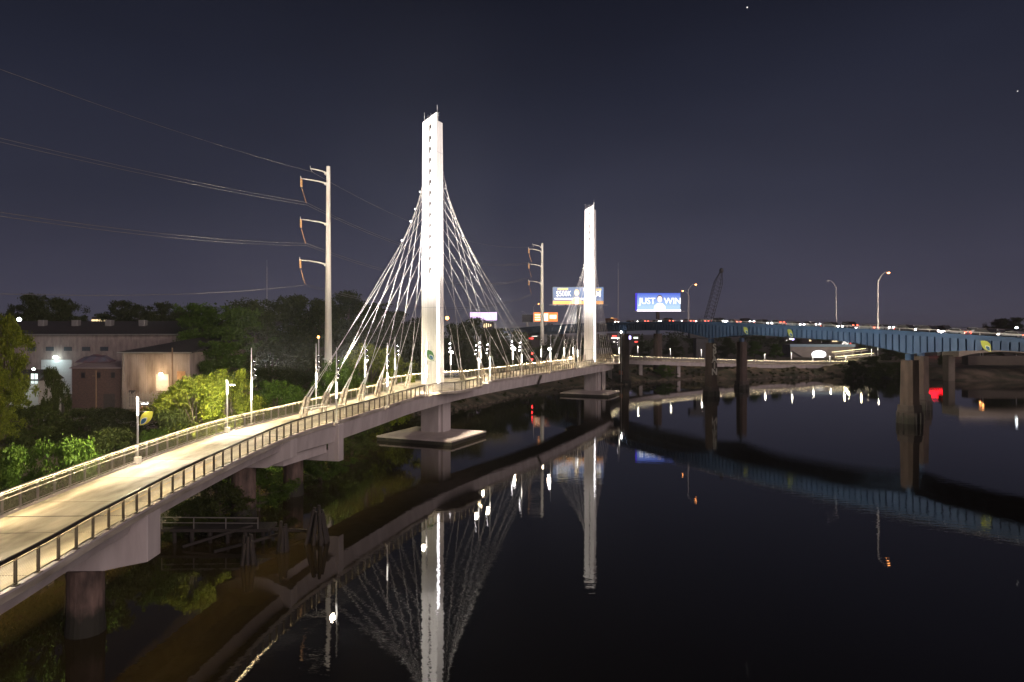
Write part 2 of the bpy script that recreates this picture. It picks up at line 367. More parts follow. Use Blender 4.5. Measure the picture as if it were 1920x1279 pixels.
# ------------------------------------------------------------ footbridge geometry
NEAR = [(-20.6,-40,5.6),(-20.6,-10,6.3),(-20.6,10,6.7),(-20.6,27,7.0),(-21.0,35,7.27),(-21.3,43,7.5),(-21.2,51,7.75),(-20.8,60,8.0),(-19.9,67,8.15),(-18.5,73,8.27),(-15.9,84,8.5),(-12.6,97,8.85),(-5.7,115.5,9.2),(1.6,131,9.4),(8.7,146,9.5),(20.8,175,9.5),(28.6,194,9.4)]
T1 = Vector((-13.4, 115.3, 0)); T2 = Vector((22.6, 197.0, 0))
U = (T2-T1).normalized(); Vv = Vector((U.y, -U.x, 0))
def catmull(P, step):
    P = [Vector(p) for p in P]; out = []
    Q = [2*P[0]-P[1]] + P + [2*P[-1]-P[-2]]
    for i in range(1, len(Q)-2):
        p0, p1, p2, p3 = Q[i-1], Q[i], Q[i+1], Q[i+2]
        for k in range(24):
            t = k/24
            out.append(0.5*((2*p1)+(-p0+p2)*t+(2*p0-5*p1+4*p2-p3)*t*t+(-p0+3*p1-3*p2+p3)*t**3))
    out.append(P[-1])
    L = [0]
    for a, b in zip(out, out[1:]): L.append(L[-1]+(b-a).length)
    N = int(L[-1]/step); res = []; j = 0
    for k in range(N+1):
        s = L[-1]*k/N
        while j < len(L)-2 and L[j+1] < s: j += 1
        u = (s-L[j])/max(L[j+1]-L[j], 1e-9); res.append(out[j].lerp(out[j+1], min(max(u, 0), 1)))
    return res
STEP = 1.45
nearp = catmull(NEAR, STEP)
def bumpf(x, c, hw, ramp):
    d = abs(x-c); return 1.0 if d < hw-ramp else (0.0 if d > hw else 0.5+0.5*math.cos(PI*(d-hw+ramp)/ramp))
ST = []   # stations: base near pt, left normal, near bulge, far width
for i, p in enumerate(nearp):
    a = nearp[max(i-1, 0)]; c = nearp[min(i+1, len(nearp)-1)]
    t_ = (c-a); t_.z = 0; t_.normalize(); nl = Vector((-t_.y, t_.x, 0))
    s1 = (p-T1).xy.dot(U.xy); s2 = (p-T2).xy.dot(U.xy)
    nb = 2.7*bumpf(s1, -5, 8, 4) + 2.0*bumpf(s2, 1, 9, 4)
    fw = 7.6 + 4.6*bumpf(s1, 0, 13, 7) + 4.6*bumpf(s2, 0, 13, 7)
    ST.append(dict(p=p, t=t_, nl=nl, nb=nb, fw=fw, near=p-nl*nb, far=p+nl*fw, s1=s1, s2=s2))
def at_px(px, side):
    best = min(ST, key=lambda s: abs((s[side].x/s[side].y*F+960-px)) if s[side].y > 20 else 1e9)
    return best
root = thing('footbridge', 'long curved white footbridge over the river, hung by cables from two glowing white towers', 'footbridge', (T1.x, T1.y, 0))
# deck slab
def section(s, prof, z0=None):
    """profile: list of (side, inset, dz)"""
    out = []
    for sd_, ins, dz in prof:
        q = s['near'] + s['nl']*ins if sd_ == 'n' else s['far'] - s['nl']*ins
        out.append(Vector((q.x, q.y, s['p'].z+dz)))
    return out
mb = MB(); mb.loft([section(s, [('n',0,-0.28),('n',0,0),('f',0,0),('f',0,-0.28)]) for s in ST]); mb.build('deck', DECK, root)
# kerbs
for sd_ in ('n', 'f'):
    mb = MB(); mb.loft([section(s, [(sd_,0.0,0.003),(sd_,0.0,0.13),(sd_,0.22,0.13),(sd_,0.22,0.003)]) for s in ST]); mb.build('kerb', CONC, root)
iA = next(i for i, s in enumerate(ST) if s['p'].y > 63); 
app = ST[:iA+1]; main = ST[iA:]
for ins0, ins1 in ((1.0, 2.0), (5.4, 6.4)):
    mb = MB(); mb.loft([section(s, [('n',ins0+.12,-1.35),('n',ins0-.3,-0.285),('n',ins1+.3,-0.285),('n',ins1-.12,-1.35)]) for s in app]); mb.build('edge_girder', CONC, root)
def box_prof(s):
    k = min(1.0, max(0.0, (s['p'].y-60)/12.0)); d = 1.35+0.5*k
    b_ = 0.10 + s['nb']*1.05
    return [('n', b_+0.35, -0.285-d),('n', b_+0.12, -0.45),('n', b_*0.3+0.12, -0.285),('f',0.4+max(0, s['fw']-7.6),-0.285),('f',0.9+max(0, s['fw']-7.6),-0.285-d)]
mb = MB(); mb.loft([section(s, box_prof(s)) for s in main]); mb.build('main_girder', CONC, root)
# deck markings / joints
JM = mat('dark_joint_seal', (0.04, 0.035, 0.03), 0.8)
for s in ST:
    pass
for yq, w in ((38.5, 0.10), (62.8, 0.22), (150.0, 0.1)):
    s = min(ST, key=lambda q: abs(q['p'].y-yq)); a = s['near']+s['nl']*0.3; b_ = s['far']-s['nl']*0.3; z0 = s['p'].z+0.006
    mb = MB(); mb.bar((a.x, a.y, z0), (b_.x, b_.y, z0), w, 0.008); mb.build('deck_joint', JM, root)
s = min(ST, key=lambda q: abs(q['near'].x/q['near'].y*F+960-1012) if q['p'].y > 20 else 1e9)
mb = MB(); q = s['near']+s['nl']*0.06; mb.bar((q.x+.6, q.y+.9, s['p'].z-0.35), (q.x-.1, q.y-.4, s['p'].z-2.1), 0.28, 0.35); mb.build('girder_joint', JM, root)
mb = None
for k_ in range(0, len(ST), 4):
    q_ = ST[k_]
    if q_['p'].y > 20:
        a = q_['near']+q_['nl']*0.3; b_ = q_['far']-q_['nl']*0.3; z0 = q_['p'].z+0.004
        mb = MB(); mb.bar((a.x, a.y, z0), (b_.x, b_.y, z0), 0.035, 0.006); mb.build('slab_joint', JM, root)
# approach centre line (yellow paint)
YP = mat('yellow_line_paint', (0.62, 0.42, 0.10), 0.6, var=0.3, scale=8)
for k0 in range(len(app)-1):
    pass
mb = MB()
for s0, s1_ in zip(ST[:-1], ST[1:]):
    if 38 < s0['p'].y < 52:
        a = s0['near']+s0['nl']*1.9; b_ = s1_['near']+s1_['nl']*1.9
        mb.bar((a.x, a.y, s0['p'].z+.006), (b_.x, b_.y, s1_['p'].z+.006), 0.10, 0.006)
mb.build('yellow_line', YP, root)
# railings
MESHM = bpy.data.materials.new('woven_wire_infill'); MESHM.use_nodes = True
n = MESHM.node_tree; b = n.nodes['Principled BSDF']; b.inputs['Base Color'].default_value = (0.30, 0.27, 0.22, 1); b.inputs['Roughness'].default_value = 0.5; b.inputs['Metallic'].default_value = 0.5
tr = n.nodes.new('ShaderNodeBsdfTransparent'); mx = n.nodes.new('ShaderNodeMixShader')
tcn = n.nodes.new('ShaderNodeTexCoord'); wv = n.nodes.new('ShaderNodeTexWave'); wv.bands_direction = 'Z'; wv.inputs['Scale'].default_value = 5.5
n.links.new(tcn.outputs['Object'], wv.inputs['Vector'])
mr_ = n.nodes.new('ShaderNodeMapRange'); mr_.inputs['From Min'].default_value = 0.6; mr_.inputs['From Max'].default_value = 0.75; mr_.inputs['To Min'].default_value = 0.10; mr_.inputs['To Max'].default_value = 0.8
n.links.new(wv.outputs['Fac'], mr_.inputs[0]); n.links.new(mr_.outputs[0], mx.inputs[0]); n.links.new(tr.outputs[0], mx.inputs[1]); n.links.new(b.outputs[0], mx.inputs[2]); n.links.new(mx.outputs[0], n.nodes['Material Output'].inputs[0])
GLASS = bpy.data.materials.new('rail_glass'); GLASS.use_nodes = True
n = GLASS.node_tree; g_ = n.nodes.new('ShaderNodeBsdfGlossy'); g_.inputs['Roughness'].default_value = 0.08; g_.inputs['Color'].default_value = (.8,.85,.85,1)
tr = n.nodes.new('ShaderNodeBsdfTransparent'); mx = n.nodes.new('ShaderNodeMixShader'); mx.inputs[0].default_value = 0.12
n.links.new(tr.outputs[0], mx.inputs[1]); n.links.new(g_.outputs[0], mx.inputs[2]); n.links.new(mx.outputs[0], n.nodes['Material Output'].inputs[0])
RH = 1.38
def railing(side, name_mat):
    sg = 1 if side == 'near' else -1
    L = [Vector((s[side].x, s[side].y, s['p'].z)) + s['nl']*sg*0.10 for s in ST]
    NL = [s['nl']*sg for s in ST]           # pointing inward
    hr = MB(); hr.loft([[q+nl*(-.055)+Vector((0,0,RH)), q+nl*(-.055)+Vector((0,0,RH+.06)), q+nl*.055+Vector((0,0,RH+.06)), q+nl*.055+Vector((0,0,RH))] for q, nl in zip(L, NL)])
    par = hr.build('railing', name_mat, root)
    lip = MB(); lip.loft([[q+nl*(-.075)+Vector((0,0,RH-.09)), q+nl*(-.075)+Vector((0,0,RH+.03)), q+nl*(-.058)+Vector((0,0,RH+.03)), q+nl*(-.058)+Vector((0,0,RH-.09))] for q, nl in zip(L, NL)])
    lip.build('light_shield', name_mat, par)
    led = MB()
    for k in range(len(L)-1):
        a, b_ = L[k], L[k+1]; na, nb_ = NL[k], NL[k+1]
        led.quad(a+na*(-.03)+Vector((0,0,RH-.016)), b_+nb_*(-.03)+Vector((0,0,RH-.016)), b_+nb_*.03+Vector((0,0,RH-.003)), a+na*.03+Vector((0,0,RH-.003)))
    led.build('light_strip', LEDW, par)
    low = MB()
    for zz in (0.22, RH-0.20):
        low.loft([[q+nl*(-.02)+Vector((0,0,zz)), q+nl*(-.02)+Vector((0,0,zz+.045)), q+nl*.02+Vector((0,0,zz+.045)), q+nl*.02+Vector((0,0,zz))] for q, nl in zip(L, NL)])
    low.build('rail_bar', name_mat, par)
    if side == 'far':
        hr2 = MB(); hr2.tube([q+nl*.14+Vector((0,0,1.0)) for q, nl in zip(L, NL)][:iA+6], 0.028, 6); hr2.build('grab_rail', RAILL, par)
    # infill panels (glass round the far overlooks)
    inf = MB(); gl = MB(); last_g = None
    for k in range(len(L)-1):
        isg = side == 'far' and (ST[k]['fw'] > 8.2)
        if last_g is not None and isg != last_g:
            if inf.f: inf.build('wire_infill', MESHM, par); inf = MB()
            if gl.f: gl.build('glass_infill', GLASS, par); gl = MB()
        last_g = isg
        a, b_ = L[k], L[k+1]; d = (b_-a).normalized()*0.09
        (gl if isg else inf).quad(a+d+Vector((0,0,.26)), b_-d+Vector((0,0,.26)), b_-d+Vector((0,0,RH-.2)), a+d+Vector((0,0,RH-.2)))
    if inf.f: inf.build('wire_infill', MESHM, par)
    if gl.f: gl.build('glass_infill', GLASS, par)
    order = sorted(range(len(L)), key=lambda k: (L[k].y < 24, L[k].y))
    rest = MB()
    for cnt, k in enumerate(order):
        q, nl, t_ = L[k], NL[k], ST[k]['t']
        tgt = MB() if cnt < 48 else rest
        for o_s in (-.05, .05):
            c0 = q + t_*o_s; tgt.bar((c0.x, c0.y, c0.z), (c0.x, c0.y, c0.z+RH), 0.022, 0.10, up=tuple(nl))
        tgt.box((q.x, q.y, q.z+0.145), (0.26, 0.26, 0.03), math.atan2(t_.y, t_.x))
        if cnt < 48: tgt.build('rail_post', name_mat, par)
    tag(rest.build('rail_post', name_mat, par), kind='stuff')
    return L
railing('near', RAILD); railing('far', RAILL)

# ------------------------------------------------------------ piers
def ring(c, r, z, n=20): return [(c[0]+r*math.cos(2*PI*j/n), c[1]+r*math.sin(2*PI*j/n), z) for j in range(n)]
def hammer(y0, colr, zb, thick, label=None, off=0.0, cshift=0.0, ed=1.0):
    s = min(ST, key=lambda q: abs(q['p'].y-y0)); c = s['near'].lerp(s['far'], 0.5)+s['nl']*off; c = c+s['t']*((y0-c.y)/s['t'].y)
    t_ = s['t']; nl = s['nl']; z1 = s['p'].z-1.36
    hw = 3.75
    mb = MB()
    zz = lambda v, z: Vector((v.x, v.y, z))
    rings = []
    for o_s in (-thick/2, thick/2):
        bs = c + t_*o_s
        P = [(-hw, s['p'].z-0.31), (-hw, zb+ed), (-hw+1.7, zb+0.35*ed), (-colr-.25, zb), (colr+.25, zb), (hw-1.7, zb+.35*ed), (hw, zb+ed), (hw, s['p'].z-0.31)]
        rings.append([zz(bs+nl*a, z) for a, z in P])
    mb.loft(rings); cap = mb.build('pier_cap', CONC, root, bevel=0.04)
    cc = c+nl*cshift; cb = MB(); cb.loft([ring(cc, colr*1.1, -2.5), ring(cc, colr*1.06, 0.4), ring(cc, colr, 1.0), ring(cc, colr, zb)]); cb.build('pier_column', OLDC, root, smooth=False)
    return c
hammer(11.0, 1.15, 3.4, 1.5)
hammer(40.5, 1.0, 3.85, 1.6, cshift=.25, ed=.5)
cA = hammer(64.5, 1.1, 5.1, 1.2, cshift=1.3)
# end frame of the main span: tall bent with opening
sB = min(ST, key=lambda q: abs(q['p'].y-73.0)); nl, t_ = sB['nl'], sB['t']; cB = sB['near'].lerp(sB['far'], 0.5)
for sgn in (-1, 1):
    q = cB + nl*sgn*3.2
    mb = MB(); mb.box((q.x, q.y, (4.0+sB['p'].z-0.3)/2), (1.3, 1.1, sB['p'].z-0.3-4.0), math.atan2(nl.y, nl.x)); mb.build('bent_leg', CONC, root, bevel=0.05)
mb = MB(); mb.box((cB.x, cB.y, 4.6), (5.1, 1.0, 1.2), math.atan2(nl.y, nl.x)); mb.build('bent_beam', CONC, root, bevel=0.04)
mb = MB(); a = cA - nl*1.2 + t_*.7; b_ = cB - nl*1.2 - t_*.6; mb.bar((a.x, a.y, 5.55), (b_.x, b_.y, 5.35), 2.4, 0.9); mb.build('tie_beam', CONC, root)
cb = MB(); cb.loft([ring(cB+nl*1.9, 1.15, -2.5), ring(cB+nl*1.9, 1.1, 0.4), ring(cB+nl*1.9, 1.05, 1.2), ring(cB+nl*1.9, 1.05, 4.0)]); cb.build('pier_column', OLDC, root)
for T in (T1, T2):
    # pier wall below the deck: two-stage plan
    def rect(c, a, b_, z): return [Vector((c.x, c.y, 0))+U*i*a+Vv*j*b_+Vector((0,0,z)) for i, j in ((-1,-1),(1,-1),(1,1),(-1,1))]
    mb = MB(); mb.loft([rect(T+Vv*0.6, 2.0, 1.7, 0.95), rect(T+Vv*0.6, 2.0, 1.7, 6.6), rect(T+Vv*.9, 2.2, 2.6, 7.5)]); mb.build('pier_wall', CONC, root, bevel=0.06)
    mb = MB(); mb.loft([rect(T+Vv*0.6, 1.3, 2.15, 0.95), rect(T+Vv*0.6, 1.3, 2.15, 6.9)]); mb.build('pier_pilaster', CONC, root, bevel=0.05)
    # fender
    mb = MB(); mb.loft([rect(T, 6.1, 7.0, -1.2), rect(T, 6.1, 7.0, 0.62)]); mb.build('fender_side', STAIN, root)
    mb = MB(); mb.loft([rect(T, 6.16, 7.06, 0.58), rect(T, 6.16, 7.06, 0.82), rect(T+Vv*.6, 2.3, 2.5, 1.35)]); mb.build('fender_top', FEND, root)

# ------------------------------------------------------------ towers
ZT = 54.6
def tower(T, em):
    tb = 8.9; wb_, db_, wt_, dt_ = 1.55, 1.15, 1.36, 1.0
    def rc(z, chop=0):
        k = (z-tb)/(ZT-tb); w = wb_+(wt_-wb_)*k; d = db_+(dt_-db_)*k
        return w, d
    def ringz(zf):
        w, d = rc(ZT if zf is None else zf)
        P = [(-d, -w), (-d, w), (-d*0.62, w), (-d*0.6, w), (d, w), (d, -w)]
        out = []
        for i, j in P:
            z = zf
            if zf is None:
                z = ZT - 1.35*(w-j)/(2*w) - (1.3 if (i > -d*0.61 and j > 0) else (.4 if i > 0 else 0))
            out.append(T + U*i + Vv*j + Vector((0, 0, z)))
        return out
    mb = MB(); mb.loft([ringz(tb), ringz(20), ringz(35), ringz(50), ringz(None)]); tw = mb.build('tower', STEELW, root)
    # lit edge recess on the river face
    w, d = rc(20)
    mb = MB(); q0 = T + U*(-db_*0.72) + Vv*(wb_+0.03); q1 = T+U*(-db_*0.72*0.9)+Vv*(wb_*.955+0.03)
    mb.bar((q0.x, q0.y, tb+0.4), (q1.x, q1.y, tb+19.5), 0.62, 0.06, up=tuple(Vv)); mb.build('edge_light', LEDT, tw)
    # panel seams
    mb = MB()
    for z in (13, 22, 31, 40, 48):
        w, d = rc(z); mb.loft([[T+U*i*(d+.012)+Vv*j*(w+.012)+Vector((0,0,zz_)) for i, j in ((-1,-1),(1,-1),(1,1),(-1,1))] for zz_ in (z, z+.07)])
    mb.build('panel_seam', GALV, tw)
    # maintenance platform and masts at the top
    pl = MB(); w, d = rc(53)
    for j in (-0.8, -0.3, 0.2, 0.7):
        q = T+Vv*w*j+U*0.3; pl.bar((q.x, q.y, ZT-1.6), (q.x, q.y, ZT+0.25), 0.05)
    a, b_ = T+Vv*(-w)+U*.3, T+Vv*w*.8+U*.3; pl.bar((a.x, a.y, ZT-0.1), (b_.x, b_.y, ZT+.3), 0.05); pl.bar((a.x, a.y, ZT-0.6), (b_.x, b_.y, ZT-.1), 0.05)
    pl.build('platform_rail', GALV, tw)
    for j, i, h_ in ((-0.98, -0.5, 1.7), (-0.35, 0.2, 1.3), (0.9, -0.6, 1.4)):
        q = T+Vv*w*j+U*i; zb = ZT-1.35*(1-j)/2
        mb = MB(); mb.bar((q.x, q.y, zb-0.4), (q.x, q.y, zb+h_), 0.06); mb.build('lightning_rod', GALV, tw)
    # brackets
    zs_ = [52.2 - 1.83*k for k in range(14)]
    for sg in (-1, 1):
        mb = MB()
        for z in zs_:
            w, d = rc(z); q = T + U*sg*(d+0.16) + Vv*0.2
            mb.box((q.x, q.y, z), (0.34, 0.24, 0.45), math.atan2(U.y, U.x)); mb.bar((q.x, q.y, z+.35), tuple(Vector((q.x, q.y, z))+U*sg*.35+Vector((0,0,-0.8))), 0.14)
        mb.build('cable_bracket', mat('dark_bracket_steel', (0.05, 0.045, 0.04), 0.6), tw)
    # ladder rungs / access equipment on left edge
    mb = MB(); q = T - Vv*(wb_+0.12)
    mb.bar((q.x, q.y, 17.8), (q.x, q.y, 20.2), 0.35, 0.25); mb.build('equipment_box', EMW, tw)
    if em:
        org = T - U*(db_+0.0) + Vector((0,0,14.0)) - Vv*0.0
        emblem(tw, org + Vv*0.12 - U*.04, Vv, (0,0,1), 1.75, EMG)
        # second emblem on the river face
    # cables
    D = [42, 37.4, 31.5, 26, 20.8, 15.6, 9.0]
    for sg in (-1, 1):
        A = []
        for dd in D:
            want = T + U*sg*dd
            far_end = sg > 0 and T is T2
            s = min(ST, key=lambda q: abs((q['p']-want).xy.dot(U.xy)))
            if far_end: dd *= 0.42; want = T+U*dd; s = min(ST, key=lambda q: abs((q['p']-want).xy.dot(U.xy)))
            k = max(0.0, 1-dd/30); base = s['p'] + s['nl']*(5.0+1.3*k) if not (far_end) else Vector((want.x, want.y, 0)) + Vv*(1.6)
            base = Vector((base.x, base.y, s['p'].z if not far_end else 9.35))
            if T is T1 and sg < 0:
                ox, oy = [(-9.9,-39.3),(-9.0,-34.5),(-8.1,-29),(-6.9,-24.2),(-5.6,-19.3),(-4.4,-14.5),(-3.2,-8.0)][D.index(dd)]
                base.x, base.y = T.x+ox, T.y+oy
            A.append(base)
        tops = []
        for base in A:
            dirv = (Vector((T.x, T.y, 30))-base); dirv.z = 0; dirv.normalize()
            mb = MB()
            for j in (-0.28, 0.28):
                f0 = base+Vv*j*1.15+Vector((0,0,0.0)); f1 = base+dirv*0.35+Vv*j+Vector((0,0,0.9)); f2 = base+dirv*1.0+Vv*j*0.8+Vector((0,0,2.25))
                mb.bar(f0, f1, 0.34, 0.30); mb.bar(f1, f2, 0.28, 0.24)
            mb.bar(base+Vv*-.3+dirv*.35+Vector((0,0,.9)), base+Vv*.3+dirv*.35+Vector((0,0,.9)), 0.14)
            mb.build('cable_anchor', PLATE, root)
            tops.append(base+dirv*1.0+Vector((0,0,2.25)))
        for k in range(7):
            for up_ in (0, 1):
                zz_ = zs_[6-k] if up_ == 1 else zs_[7+k]
                if up_ == 1: zz_ = zs_[6-k]
                w, d = rc(zz_); P1 = T + U*sg*(d+0.45) + Vv*0.2 + Vector((0,0,zz_-0.8))
                P0 = tops[k] + Vv*(0.22 if up_ else -0.22)
                mb = MB(); mb.tube([P0, P0.lerp(P1, .5), P1], 0.026, 6)
                mb.build('stay_cable', CABLE, root)
                P2 = P0+(P1-P0).normalized()*1.8
                mb = MB(); mb.tube([P0, P2], 0.085, 8); mb.build('cable_socket', GALV, root)
        # clamps where cables cross (on the upper set)
        for k in range(1, 7):
            P0 = tops[k]; P1 = T + U*sg*1.4+Vector((0,0,zs_[6-k]-.8)); Q0 = tops[k-1]; Q1 = T+U*sg*1.4+Vector((0,0,zs_[7-k]-.8))
            # intersection in the vertical plane through U
            def uv(p): return Vector(((p-T).dot(U), p.z))
            a, b_, c, d_ = uv(P0), uv(P1), uv(Q0), uv(Q1)
            den = (b_-a).x*(d_-c).y-(b_-a).y*(d_-c).x
            if abs(den) > 1e-6:
                t1 = ((c-a).x*(d_-c).y-(c-a).y*(d_-c).x)/den
                if 0.05 < t1 < 0.95:
                    q = P0.lerp(P1, t1); mb = MB(); mb.sphere((q.x, q.y, q.z), 0.17, 8, 5); mb.build('cable_clamp', EMW, root)
    for q_, dz in ((0, 0),):
        mb = MB()
    return tw
t1o = tower(T1, True); t1o['label'] = 'nearer and taller looking tower with green leaf emblem'
t2o = tower(T2, False); t2o['label'] = 'farther tower beside the blue highway bridge'
# far approach ramp behind the highway pier
RAMP = catmull([(26.5,194,9.4),(28.5,212,9.3),(31,230,9.0),(37,246,8.5),(48,257,7.7),(66,266,6.8),(90,277,5.7),(112,285,4.9),(140,296,4.4),(160,304,4.3)], 3.0)
rr = []
for i, p in enumerate(RAMP):
    a = RAMP[max(i-1,0)]; c = RAMP[min(i+1,len(RAMP)-1)]; t_ = (c-a); t_.z = 0; t_.normalize(); rr.append((p, Vector((-t_.y, t_.x, 0))))
mb = MB(); mb.loft([[p-nl*2.6+Vector((0,0,-.3)), p-nl*2.6, p+nl*2.6, p+nl*2.6+Vector((0,0,-.3))] for p, nl in rr]); mb.build('deck', DECK, root)
mb = MB(); mb.loft([[p-nl*2.2+Vector((0,0,-1.7)), p-nl*2.4+Vector((0,0,-.305)), p+nl*2.4+Vector((0,0,-.305)), p+nl*2.2+Vector((0,0,-1.7))] for p, nl in rr]); mb.build('ramp_girder', CONC, root)
for sg in (-1, 1):
    hr = MB(); hr.loft([[p+nl*sg*2.45+Vector((0,0,z))+nl*w for w, z in ((-.05,1.3),(-.05,1.37),(.05,1.37),(.05,1.3))] for p, nl in rr]); h_ = hr.build('railing', RAILL, root)
    ps = MB()
    for (p, nl), (p2, nl2) in zip(rr, rr[1:]):
        for k in (0, .5):
            q = (p+nl*sg*2.45).lerp(p2+nl2*sg*2.45, k); ps.bar(q, q+Vector((0,0,1.3)), 0.09)
    tag(ps.build('rail_post', RAILL, h_), kind='stuff')
    inf = MB(); inf.loft([[p+nl*sg*2.45+Vector((0,0,.15)), p+nl*sg*2.45+Vector((0,0,1.2)), p+nl*sg*2.44+Vector((0,0,1.2)), p+nl*sg*2.44+Vector((0,0,.15))] for p, nl in rr]); inf.build('wire_infill', MESHM, h_)
    led = MB()
    for (p, nl), (p2, nl2) in zip(rr, rr[1:]):
        led.quad(p+nl*sg*2.47+Vector((0,0,1.292)), p2+nl2*sg*2.47+Vector((0,0,1.292)), p2+nl2*sg*2.41+Vector((0,0,1.296)), p+nl*sg*2.41+Vector((0,0,1.296)))
    led.build('light_strip', LEDR, h_)
for k in (8, 16, 23, 29, 35):
    if k < len(rr):
        p, nl = rr[k]; mb = MB(); mb.bar((p.x, p.y, -1), (p.x, p.y, p.z-1.7), 1.2, 1.8); mb.build('ramp_pier', CONC, root)

# ------------------------------------------------------------ lamp posts on the footbridge
WHITE = (1.0, 0.90, 0.80); WARM = (1.0, 0.78, 0.5)
def short_lamp():
    r_ = thing('lamp_post', 'x', 'lamp post', (0, 0, 0))
    mb = MB(); mb.tube([(0,0,0),(0,0,5.1)], 0.07, 8); mb.build('pole', GALV, r_)
    mb = MB(); mb.box((0,0,0.25), (0.45,0.35,0.55)); mb.build('pole_base', EMW, r_, bevel=.03)
    mb = MB(); mb.tube([(0,0,3.7),(0,0,5.0)], 0.078, 8); mb.build('light_column', LEDC, r_)
    mb = MB(); mb.box((0.42,0,4.65), (0.75,0.28,0.14)); mb.build('lamp_arm', GALV, r_, bevel=.02)
    mb = MB(); mb.box((0.55,0,4.57), (0.4,0.2,0.02)); mb.build('lamp_lens', HEADW, r_)
    return r_
def tall_lamp():
    r_ = thing('lamp_post', 'x', 'lamp post', (0, 0, 0))
    mb = MB(); mb.tube([(0,0,0),(0,0,4.4)], 0.085, 8); mb.tube([(0,0,4.4),(0,0,8.0)], [0.075,0.04], 8); mb.build('pole', GALV, r_)
    mb = MB(); mb.box((0,0,0.06), (0.5,0.5,0.12)); mb.build('pole_base', GALV, r_)
    mb = MB(); mb.tube([(0,0,2.6),(0,0,4.3)], 0.089, 8); mb.build('light_column', LEDC, r_)
    for z, dx in ((6.3, 0.28), (5.5, 0.34), (4.85, 0.42)):
        mb = MB(); mb.bar((0,0,z), (dx,0,z-.03), 0.05); mb.tube([(dx-.12,0,z-.12),(dx+.16,0,z+.16)], [0.13,0.17], 10); h_ = mb.build('floodlight', BLACKM, r_)
        mb = MB(); mb.tube([(dx+.163,0,z+.163),(dx+.18,0,z+.18)], 0.14, 10); mb.build('floodlight_lens', HEADD, h_)
    return r_
sl = short_lamp(); ul = False
for px, lab in ((-330, 'short lamp post on the approach railing beyond the left picture edge'), (249, 'lamp post carrying the leaf banner on the near approach'), (430, 'short lamp post in front of the brightly lit yellow green tree')):
    s = at_px(px, 'far') if px > 0 else min(ST, key=lambda q: abs(q['p'].y-27))
    q = s['far'] - s['nl']*0.25; q = Vector((q.x, q.y, s['p'].z))
    o = place(sl, ul, q, math.atan2(-s['nl'].y, -s['nl'].x), None, lab, 'short lamp posts along the approach'); ul = True
    o.rotation_euler.z = math.atan2(-s['nl'].y, -s['nl'].x)
    bpy.context.view_layer.update()
    L0 = spot(None, q+Vector((0,0,4.5))-s['nl']*0.6, q-s['nl']*3.0, 2600 if px > 0 else 5200, (1.0, 0.9, 0.84), 120, 0.9, 0.1)
    L0.name = 'lamp_and_fill_light'
    # side spill from the light column
    pd = bpy.data.lights.new('lamp_and_fill_light', 'POINT'); pd.energy = 2000; pd.color = (1.0, 0.88, 0.6); pd.shadow_soft_size = 0.2
    po = bpy.data.objects.new('lamp_and_fill_light', pd); COL.objects.link(po); po.location = q+s['nl']*0.35+Vector((0,0,4.9))
    tgt_ = {430: (PX(372, 78), 78, 9), 249: (PX(110, 56), 56, 7)}.get(px, (-38, 32, 6))
    spot(None, q+s['nl']*0.4+Vector((0,0,4.9)), tgt_, {430: 26000, 249: 11000}.get(px, 5000), (1.0, .92, .62), 95, .9, .15)
    if px == 249:
        bn = thing('leaf_banner', 'yellow green leaf shaped banner with blue drop on the lamp post of the near approach', 'banner', q+Vector((0.3,0,3.5)))
        org = q+Vector((0.72,-0.03,3.45))
        BY = mat('banner_yellow', (0.62, 0.60, 0.06), 0.6, var=0.08)
        emblem(bn, org, (1,0,0), (0,0,1), 1.05, BY, flip=True)
        mb = MB(); mb.bar((q.x, q.y-.03, q.z+3.95), (q.x+.8, q.y-.03, q.z+3.95), 0.03); mb.bar((q.x, q.y-.03, q.z+2.97), (q.x+.3, q.y-.03, q.z+2.97), 0.03); mb.build('bracket', GALV, bn)
tl = tall_lamp(); ul = False
poles = [('far',481,T1,'tall floodlight pole on the far railing at the start of the cable span'),
 ('near',632,T1,'first floodlight pole on the river side railing of the cable span'),
 ('far',593,T1,'floodlight pole standing by the outermost cable anchor'),
 ('far',685,T1,'floodlight pole in front of the bright green tree group'),
 ('near',720,T1,'second floodlight pole on the river side railing'),
 ('far',740,T1,'floodlight pole on the far overlook left of the nearer tower'),
 ('near',793,T1,'floodlight pole just left of the nearer tower base'),
 ('far',838,T1,'glaring floodlight pole just right of the nearer tower'),
 ('near',892,T1,'floodlight pole at the outer corner of the river overlook'),
 ('far',903,T1,'floodlight pole on the far railing below the inner right cables'),
 ('near',918,T1,'floodlight pole on the river side railing right of the overlook corner'),
 ('far',963,T1,'brightest floodlight pole where the outer right cables land'),
 ('near',977,T1,'thin floodlight pole on the river side just right of the brightest one'),
 ('far',1018,T2,'floodlight pole in front of the farther steel utility pole'),
 ('near',1030,T2,'bright floodlight pole at the first cable of the farther tower'),
 ('far',1058,T2,'floodlight pole on far railing under the cables of the farther tower'),
 ('near',1080,T2,'floodlight pole on river side under the cables of the farther tower'),
 ('far',1098,T2,'floodlight pole just left of the farther tower'),
 ('near',1160,T2,'floodlight pole at the end of the deck beside the brown highway pier')]
